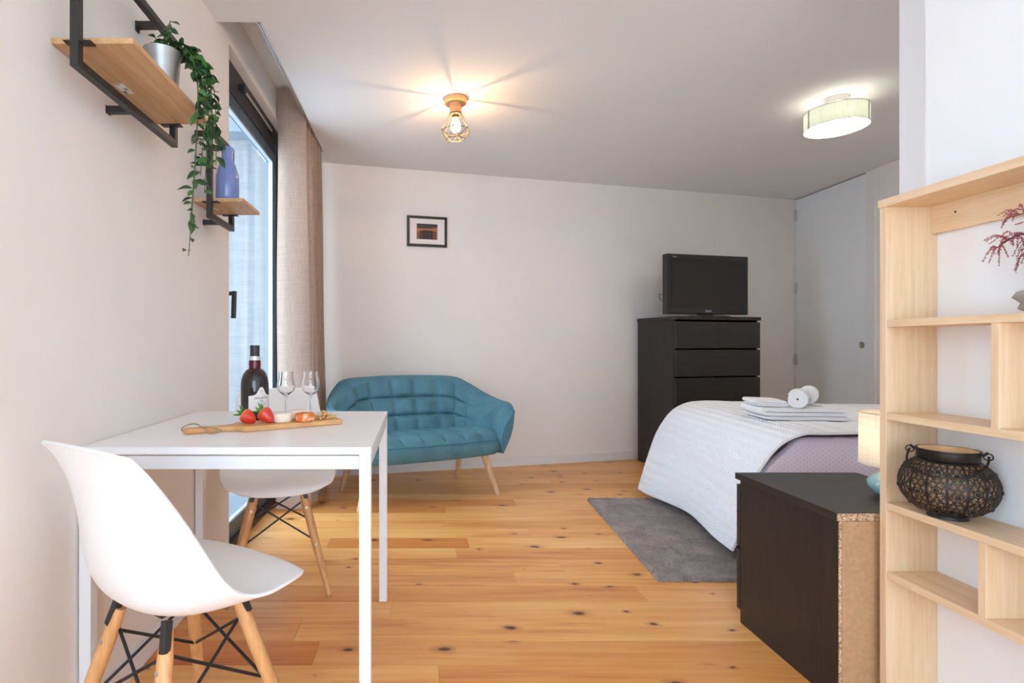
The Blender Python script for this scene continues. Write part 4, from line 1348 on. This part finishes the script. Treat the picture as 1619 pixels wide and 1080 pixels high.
# lilac sheet hanging on the near side
ps = thing('lilac_sheet', 'lilac dimpled bed sheet hanging down the near side of the bed', 'sheet', (2.5, 2.3, 0))
def pinkf(u, v):
    x = lerp(1.455, 3.57, u) - 2.5
    prof = [(0.30, BT - 0.034), (0.15, BT - 0.034), (0.06, BT - 0.030), (0.0, BT - 0.024), (-0.020, BT - 0.06), (-0.028, BT - 0.14), (-0.030, 0.40), (-0.034, 0.28), (-0.036, 0.14)]
    p = spline([(a, b, 0) for a, b in prof], v)
    w = 0.010 * math.sin(u * 17) * max(0, v - 0.45) * 2
    X = x + 2.5
    cap = BT - 0.024 if X > 1.64 else BT - 0.024 - 0.9 * (1.64 - X) - 3.0 * max(0, 1.54 - X) ** 2
    yy = p.x + w + 0.012
    if p.x > 0: yy = p.x * min(1.0, max(0.04, (X - 1.60) / 0.25)) + 0.012
    yy += 0.12 * max(0, 1.60 - X)
    return (x, yy, min(p.y, cap))
MB().grid(pinkf, 60, 40, uv=lambda u, v: (u * 1.97, v * 0.9)).build('sheet_cloth', M['pink'], ps, smooth=True, angle=180, fix=False)
# white quilted bedspread
qs = thing('bedspread', 'white zigzag-quilted bedspread falling over the bed foot', 'bedspread', (2.4, 2.9, 0))
near = [(3.55, BT), (2.6, BT), (2.0, BT), (1.72, BT), (1.62, BT - 0.004), (1.535, BT - 0.045), (1.475, BT - 0.13), (1.445, 0.40), (1.436, 0.27), (1.436, 0.15), (1.436, 0.065)]
far = [(3.55, BT - 0.030), (2.6, BT - 0.022), (2.1, BT - 0.008), (1.88, BT - 0.006), (1.78, BT - 0.018), (1.70, BT - 0.060), (1.64, BT - 0.13), (1.585, 0.40), (1.535, 0.26), (1.495, 0.13), (1.470, 0.045)]
_row = {}
def quiltf(u, v):
    if v not in _row:
        _row[v] = (spline([(p[0], p[1], 0) for p in near], v), spline([(p[0], p[1], 0) for p in far], v))
    a, b = _row[v]
    k = u ** 0.85
    px, pz = lerp(a.x, b.x, k), lerp(a.y, b.y, k)
    d_ = max(0, (v - 0.42) / 0.58)
    y0 = 2.258 + 0.190 * d_ ** 1.7
    y = lerp(y0, 3.57, u)
    x = px + d_ ** 1.6 * 0.050 * math.sin(u * PI) ** 1.5 * math.sin(u * 4.6 - 0.6)
    z = pz + 0.004 * noise.noise(Vector((x * 5, y * 5, 0)))
    z += d_ ** 3 * 0.02 * math.sin(u * PI)
    return (x - 2.4, y - 2.9, max(z, 0.026))
def quilted(u, v):
    x, y, z = quiltf(u, v)
    # zigzag channels, puffed away from the bed
    L = v * 2.72
    tri = abs((L / 0.12) % 1.0 - 0.5) * 2
    ph = (u * 1.31 + 0.045 * tri) / 0.024
    p = abs(math.sin(PI * ph)) ** 0.7 * 0.0058
    d_ = min(1.0, max(0, (v - 0.36) / 0.22))
    return (x - p * d_, y, z + p * (1 - 0.75 * d_))
def alen(v):
    return v * 2.72
q = MB().grid(quilted, 420, 320, uv=lambda u, v: (u * 1.31, alen(v))).build('quilt', M['quilt'], qs, smooth=True, angle=180, fix=False)
so = q.modifiers.new('thickness', 'SOLIDIFY'); so.thickness = 0.008; so.offset = 0
mb = MB(); mb.tube([Vector(quiltf(0, k / 80)) for k in range(81)], 0.0045, 6); mb.tube([Vector(quiltf(k / 60, 1)) for k in range(61)], 0.0045, 6)
mb.build('hem', M['towel'], qs, smooth=True)

# towels on the bed
TB = BT + 0.010
def towel_obj(name, label, path, th, depth, loc, rz, wob, seed):
    t = thing(name, label, 'towel', loc, rz, 'white towels on the bed')
    o = MB().sheet(path, th, -depth / 2, depth / 2, None, wob, seed).build('terry_cloth', M['towel'], t, smooth=True, angle=60)
    return t, o
def fold_path(w, th, layers, nn=14):
    p = []
    z = th / 2 + 0.001
    sgn = 1
    for k in range(layers):
        xs = [lerp(-w / 2, w / 2, i / nn) for i in range(nn + 1)]
        if sgn < 0: xs = xs[::-1]
        p += [(x, z + k * th * 1.10) for x in xs]
        if k < layers - 1:
            cx = xs[-1]; cz = z + (k + 0.5) * th * 1.10
            for a in (30, 60, 90, 120, 150):
                p.append((cx + sgn * th * 0.55 * math.sin(R(a)), cz - th * 0.55 * math.cos(R(a))))
        sgn = -sgn
    return p
big, bo_ = towel_obj('bath_towel', 'large folded white bath towel with blue embroidery under the rolls', fold_path(0.355, 0.0175, 3), 0.0165, 0.24, (1.885, 2.70, TB), R(-9), 0.0012, 2)
mb = MB()
for k, (x, y) in enumerate(((0.10, 0.0), (0.095, 0.07))):
    for j in range(6):
        mb.tube([(x + 0.006 * j, y + 0.004 * math.sin(j * 2.2), 0.0582), (x + 0.006 * j + 0.005, y + 0.008 + 0.004 * math.sin(j * 1.4), 0.0582)], 0.0011, 5)
mb.build('embroidery', M['blue_print'], bo_)
TW = TB + 0.0575
towel_obj('hand_towel', 'small folded white hand towel stacked on the left of the bath towel', fold_path(0.13, 0.009, 3), 0.0085, 0.17, (1.772, 2.745, TW + 0.001), R(-12), 0.0012, 5)
def spiral(r0, r1, turns, n=90):
    return [((lerp(r0, r1, k / n)) * math.cos(turns * 2 * PI * k / n + 2.0), (lerp(r0, r1, k / n)) * math.sin(turns * 2 * PI * k / n + 2.0)) for k in range(n + 1)]
def roll(label, loc, rz, r1, L, seed):
    t, o = towel_obj('rolled_towel', label, spiral(0.004, r1 - 0.0045, 4.1), 0.0092, L, loc, rz, 0.0, seed)
    lo = min(v.co.z for v in o.data.vertices)
    for v in o.data.vertices: v.co.z -= lo
    return t
roll('rolled white towel in front, its spiral end facing the viewer', (1.878, 2.652, TW + 0.001), R(-38), 0.047, 0.14, 1)
roll('rolled white towel lying behind the front roll', (2.005, 2.755, TW + 0.012), R(-38), 0.045, 0.14, 4)

# ------------------------------------------------------------------ nightstand seen from behind
ns = thing('nightstand', 'black-brown nightstand seen from its raw chipboard back', 'nightstand', (1.165, 1.488, 0))
NW, ND, NHt = 0.435, 0.452, 0.535
MB().box(-0.004, NW + 0.004, 0.001, ND + 0.026, NHt - 0.022, NHt).build('top', M['black_wood_x'], ns, bevel=0.001)
tp = MB().box(-0.003, NW + 0.003, -0.0012, 0.001, NHt - 0.021, NHt - 0.001).build('raw_edge', M['chip'], ns)
for a, b in ((0.0, 0.016), (NW - 0.016, NW)):
    s_ = MB().box(a, b, 0.001, ND, 0, NHt - 0.022).build('side_panel', M['black_wood'], ns, bevel=0.0008)
    MB().box(a + 0.001, b - 0.001, -0.0012, 0.001, 0.001, NHt - 0.022).build('raw_edge', M['chip'], s_)
bp = MB().box(0.008, NW - 0.008, -0.0034, -0.0014, 0.01, NHt - 0.0215).build('back_panel', M['hardboard'], ns)
for k in range(7):
    z = 0.05 + k * 0.072
    mb = MB(); mb.tube([(0.013, -0.0034, z), (0.013, -0.0042, z)], 0.0016, 8); mb.build('nail', M['chrome'], bp)
for k in range(3):
    x = 0.05 + k * 0.07
    mb = MB(); mb.tube([(x, -0.0034, NHt - 0.033), (x, -0.0042, NHt - 0.033)], 0.0016, 8); mb.build('nail', M['chrome'], bp)
for z0, z1 in ((0.045, 0.262), (0.276, 0.495)):
    dr = MB().box(0.0, NW, ND + 0.004, ND + 0.022, z0, z1).build('drawer', M['black_wood_x'], ns, bevel=0.001)
    MB().box(0.02, NW - 0.02, 0.04, ND + 0.004, z0 + 0.01, z1 - 0.04).build('drawer_box', M['black_wood_x'], dr)

# table lamp on it
tl = thing('table_lamp', 'lit table lamp with linen drum shade and celadon pebble base', 'table lamp', (1.459, 1.640, 0.535))
mb = MB()
prof = [(0.0, 0.0006), (0.035, 0.0006), (0.037, 0.003), (0.057, 0.015), (0.069, 0.034), (0.069, 0.046), (0.057, 0.064), (0.034, 0.076), (0.016, 0.080), (0.0, 0.0805)]
mb.lathe(prof, 48, cap=False); mb.build('base', M['teal_glaze'], tl, smooth=True, angle=60)
mb = MB(); mb.tube([(0, 0, 0.079), (0, 0, 0.150)], 0.009, 14); mb.build('stem', M['steel'], tl, smooth=True)
RS = 0.089
mb = MB(); mb.lathe([(RS, 0.100), (RS * 0.985, 0.258)], 56, cap=False); sh = mb.build('lamp_shade', M['linen_shade'], tl, smooth=True)
mb = MB()
for rr, z in ((RS, 0.100), (RS * 0.985, 0.258)): mb.tube([(rr * math.cos(2 * PI * k / 56), rr * math.sin(2 * PI * k / 56), z) for k in range(56)], 0.002, 6, closed=True)
mb.build('hem', M['linen_shade'], sh, smooth=True)
mb = MB()
for k in range(3):
    a = 2 * PI * k / 3; mb.tube([(0, 0, 0.145), (RS * math.cos(a), RS * math.sin(a), 0.105)], 0.0018, 6)
mb.build('shade_carrier', M['steel'], tl)
mb = MB(); mb.lathe([(0.010, 0.148), (0.022, 0.175), (0.026, 0.195), (0.018, 0.215), (0.0, 0.222)], 20, cap=False); mb.build('bulb', M['bulb'], tl, smooth=True)
point('table_lamp_light', (0, 0, 0.19), (1.0, 0.84, 0.62), 0.55, 0.02, tl)

# ------------------------------------------------------------------ bamboo bookcase
bc = thing('bookcase', 'open bamboo bookcase with staggered compartments against the white partition', 'bookcase', (1.257, 0.86, 0))
BX = XP - 1.257 - 0.001       # depth of the case
Y1 = 1.462 - 0.86
def hb(zc): return 1.0 + zc
MB().box(0, BX, Y1 - 0.020, Y1, 0.0, hb(0.372)).build('side_panel', M['bamboo_z'], bc, bevel=0.001)
MB().box(0, BX, 0, 0.020, 0.0, hb(0.372)).build('side_panel', M['bamboo_z'], bc, bevel=0.001)
MB().box(-0.003, BX, -0.002, Y1 + 0.003, hb(0.372), hb(0.393)).build('top', M['bamboo'], bc, bevel=0.001)
rl = MB().box(BX - 0.016, BX - 0.001, 0.020, Y1 - 0.020, hb(0.298), hb(0.372)).build('back_rail', M['bamboo'], bc, bevel=0.001)
mb = MB(); mb.tube([(BX - 0.0165, Y1 - 0.085, hb(0.342)), (BX - 0.0158, Y1 - 0.085, hb(0.342))], 0.0028, 10); mb.build('screw_hole', M['dark_print'], rl)
for zt_ in (0.068, -0.181, -0.421, -0.606, -0.93):
    MB().box(0.001, BX, 0.020, Y1 - 0.020, hb(zt_ - 0.019), hb(zt_)).build('shelf', M['bamboo'], bc, bevel=0.001)
MB().box(0.001, BX, 1.163 - 0.86, 1.180 - 0.86, hb(-0.181), hb(0.049)).build('divider', M['bamboo_z'], bc, bevel=0.001)
MB().box(0.001, BX, 1.190 - 0.86, 1.207 - 0.86, hb(-0.606), hb(-0.440)).build('divider', M['bamboo_z'], bc, bevel=0.001)

# pierced lantern
LX, LY, LZ = 1.2995, 1.318, hb(-0.421)
ln = thing('lantern', 'round pierced dark metal lantern with a wire handle on the bookcase', 'lantern', (LX, LY, LZ))
RLn, HLn = 0.0925, 0.134
def lprof(s):
    a = lerp(-0.5 * PI * 0.80, 0.5 * PI * 0.62, s)
    r = RLn * (math.cos(a) ** 0.85)
    z0 = math.sin(-0.5 * PI * 0.80); z1 = math.sin(0.5 * PI * 0.62)
    return r, 0.008 + HLn * (math.sin(a) - z0) / (z1 - z0)
NA, NB = 448, 104
NRIB = 16
def lfn(u, v):
    r, z = lprof(v)
    a = 2 * PI * u
    return (r * math.cos(a), r * math.sin(a), z)
def solid(u, v):
    if v < 0.05 or v > 0.955: return True
    r, z = lprof(v)
    p = (u * NRIB) % 1.0 - 0.5
    wid = 2 * PI * r / NRIB
    x = p * wid
    if abs(p) > 0.5 - 0.0020 / wid: return True
    # arc length upwards
    y = v * 0.185
    half = wid / 2
    rib_i = int(u * NRIB)
    yo = 0.0115 if rib_i % 2 else 0.0
    for cy in (0.040 + yo, 0.092 + yo, 0.145 + yo * 0.5):
        d = math.hypot(x, y - cy)
        if d < 0.0052: return True
        if abs(d - 0.0088) < 0.0010: return True
        if d < 0.0088: return False
    # scrolls
    sp = 0.0138
    yy = (y / sp); row = int(yy); fy = yy - row - 0.5
    xx = abs(x) / sp + (0.5 if row % 2 else 0.0)
    fx = (xx % 1.0) - 0.5
    d = math.hypot(fx, fy)
    if abs(d - 0.47) < 0.07: return True
    if math.hypot(fx - 0.22, fy - 0.05) < 0.12: return True
    return False
mb = MB()
mb.grid(lfn, NA, NB, closed_u=True, skip=lambda i, j: not solid((i + .5) / NA, (j + .5) / NB))
body = mb.build('pierced_body', [M['lantern'], M['lantern_in']], ln, smooth=True, angle=180, fix=False)
so = body.modifiers.new('thickness', 'SOLIDIFY'); so.thickness = 0.0012; so.offset = -1; so.material_offset = 1; so.material_offset_rim = 0
rt, zt2 = lprof(1.0); rb_, zb2 = lprof(0.0)
mb = MB(); mb.lathe([(rb_ + 0.001, zb2 + 0.002), (rb_ + 0.004, zb2 - 0.003), (rb_ + 0.004, 0.0006), (0.0, 0.0006), (0.0, 0.003), (rb_ - 0.002, 0.003)], 48, cap=False); mb.build('foot', M['lantern'], ln, smooth=True, angle=40)
RC = 0.058
mb = MB(); mb.lathe([(rt - 0.002, zt2 - 0.002), (RC, zt2 + 0.002), (RC, zt2 + 0.020), (RC + 0.002, zt2 + 0.022), (RC + 0.002, zt2 + 0.025), (RC - 0.002, zt2 + 0.025)], 56, cap=False); cl = mb.build('collar', M['lantern'], ln, smooth=True, angle=40)
mb = MB(); mb.lathe([(RC - 0.0025, zt2 + 0.0245), (RC - 0.0025, zt2 - 0.004), (RC - 0.012, zt2 - 0.012)], 56, cap=False); mb.build('lining', M['lantern_in'], cl, smooth=True)
# studs
mb0 = MB(); mb0.lathe([(0.0052, 0.0), (0.0048, 0.0012), (0.003, 0.0022), (0.0, 0.0026)], 12, cap=False)
so_ = mb0.build('stud', M['lantern'], None, smooth=True); stud = so_.data; bpy.data.objects.remove(so_)
for i in range(NRIB):
    yo = 0.0115 if i % 2 else 0.0
    for cy in (0.040 + yo, 0.092 + yo, 0.145 + yo * 0.5):
        v = cy / 0.185; a = 2 * PI * (i + 0.5) / NRIB
        r, z = lprof(v); r2, z2 = lprof(v + 0.01)
        tg = Vector(((r2 - r) * math.cos(a), (r2 - r) * math.sin(a), z2 - z)).normalized()
        tn = Vector((-math.sin(a), math.cos(a), 0))
        nr = tn.cross(tg).normalized()
        if nr.dot(Vector((math.cos(a), math.sin(a), 0))) < 0: nr = -nr
        Mx = Matrix(((tn.x, tg.x, nr.x, r * math.cos(a)), (tn.y, tg.y, nr.y, r * math.sin(a)), (tn.z, tg.z, nr.z, z), (0, 0, 0, 1)))
        inst('stud', stud, body, Mx)
# handle hangs down in front, pivoting on two eyelets along the direction across the view
ha = R(128)          # line between the eyelets
hd = Vector((math.cos(ha), math.sin(ha), 0)); fd = Vector((-math.sin(ha), math.cos(ha), 0))
if fd.x + fd.y > 0: fd = -fd
e1 = hd * (RC + 0.010) + Vector((0, 0, zt2 + 0.016)); e2 = -hd * (RC + 0.010) + Vector((0, 0, zt2 + 0.016))
pts = []
for k in range(33):
    f = k / 32; a = PI * f
    base_ = e1.lerp(e2, 0.5 - 0.5 * math.cos(a) * 1.0)
    s = math.sin(a)
    pts.append(hd * math.cos(a) * (RC + 0.012 + 0.010 * s) + fd * (s * 0.106) + Vector((0, 0, zt2 + 0.016 - 0.045 * s ** 0.8)))
mb = MB(); mb.tube(pts, 0.0024, 8); mb.build('handle', M['lantern'], ln, smooth=True)
for e, sg in ((e1, 1), (e2, -1)):
    c = e + hd * sg * 0.001
    mb = MB(); mb.tube([c + hd * sg * 0.008 * math.cos(2 * PI * k / 18) + Vector((0, 0, 0.008 * math.sin(2 * PI * k / 18))) for k in range(18)], 0.0015, 6, closed=True)
    mb.tube([c - hd * sg * 0.010, c + Vector((0, 0, 0.010))], 0.003, 8)
    mb.build('eyelet', M['lantern'], ln, smooth=True)

# red artificial bonsai
rp = thing('red_bonsai', 'spray of dusty red buds on dark twigs rising from a grey stone', 'plant', (1.320, 1.106, hb(0.068)))
mb = MB()
mb.lathe([(0.0, 0.0006), (0.044, 0.0006), (0.058, 0.010), (0.053, 0.022), (0.064, 0.034), (0.058, 0.046), (0.034, 0.054), (0.0, 0.056)], 24, cap=False)
o = mb.build('stone_pot', M['stone'], rp, smooth=True, angle=180)
for v in o.data.vertices:
    k = 1 + 0.06 * noise.noise(v.co * 40)
    v.co.x *= k; v.co.y *= k
rnd = random.Random(21)
twigs = MB(); buds = MB()
def bud(p, d):
    d = d.normalized()
    x = d.orthogonal().normalized(); y = d.cross(x)
    r = rnd.uniform(0.0009, 0.0017); L = rnd.uniform(0.002, 0.0034)
    vs = [p - d * L * 0.5, p + x * r, p + y * r, p - x * r, p - y * r, p + d * L * 0.5]
    buds.add(vs, [(0, 2, 1), (0, 3, 2), (0, 4, 3), (0, 1, 4), (5, 1, 2), (5, 2, 3), (5, 3, 4), (5, 4, 1)])
def branch(a, b, sag, r, nsub, lvl):
    a = Vector(a); b = Vector(b)
    m = (a + b) / 2 + Vector((rnd.uniform(-.01, .01), rnd.uniform(-.01, .01), sag))
    pts = [spline([a, m, b], k / 10) for k in range(11)]
    twigs.tube(pts, [lerp(r, r * 0.4, k / 10) for k in range(11)], 6)
    for k in range(nsub):
        f = rnd.uniform(0.15, 1.0); p = spline([a, m, b], f)
        d = (b - a).normalized() * rnd.uniform(0.2, 0.9) + Vector((rnd.uniform(-.5, .5), rnd.uniform(-.7, .7), rnd.uniform(-1.1, 0.35)))
        L = rnd.uniform(0.02, 0.045)
        e = p + d.normalized() * L
        if e.x > 0.058: e.x = 0.058
        q = [spline([p, (p + e) / 2 + Vector((0, 0, 0.006)), e + Vector((0, 0, -0.008))], j / 12) for j in range(13)]
        twigs.tube(q, 0.0005, 4)
        for j in range(1, 13):
            for _ in range(2):
                bud(q[j] + Vector((rnd.uniform(-1, 1), rnd.uniform(-1, 1), rnd.uniform(-1, 1))) * 0.0018, Vector((rnd.uniform(-1, 1), rnd.uniform(-1, 1), rnd.uniform(-1, 1))))
twigs.tube([spline([(0, 0, 0.05), (0.01, -0.02, 0.10), (-0.005, 0.0, 0.16), (0.0, 0.01, 0.215)], k / 14) for k in range(15)], [lerp(0.006, 0.003, k / 14) for k in range(15)], 8)
branch((0, 0.0, 0.150), (-0.012, 0.112, 0.150), 0.022, 0.0024, 26, 1)
branch((0, 0.01, 0.165), (0.02, 0.085, 0.130), 0.012, 0.002, 16, 1)
branch((0, 0.005, 0.200), (-0.01, 0.075, 0.215), 0.012, 0.002, 14, 1)
branch((0, 0.01, 0.180), (0.0, 0.070, 0.175), 0.010, 0.002, 16, 1)
branch((0, -0.01, 0.17), (0.0, -0.09, 0.165), 0.012, 0.002, 16, 1)
branch((0, 0.0, 0.21), (0.0, -0.05, 0.24), 0.008, 0.002, 12, 1)
twigs.build('twig', M['bark'], rp, smooth=True)
b_ = buds.build('buds', M['red_seed'], rp); b_['kind'] = 'stuff'
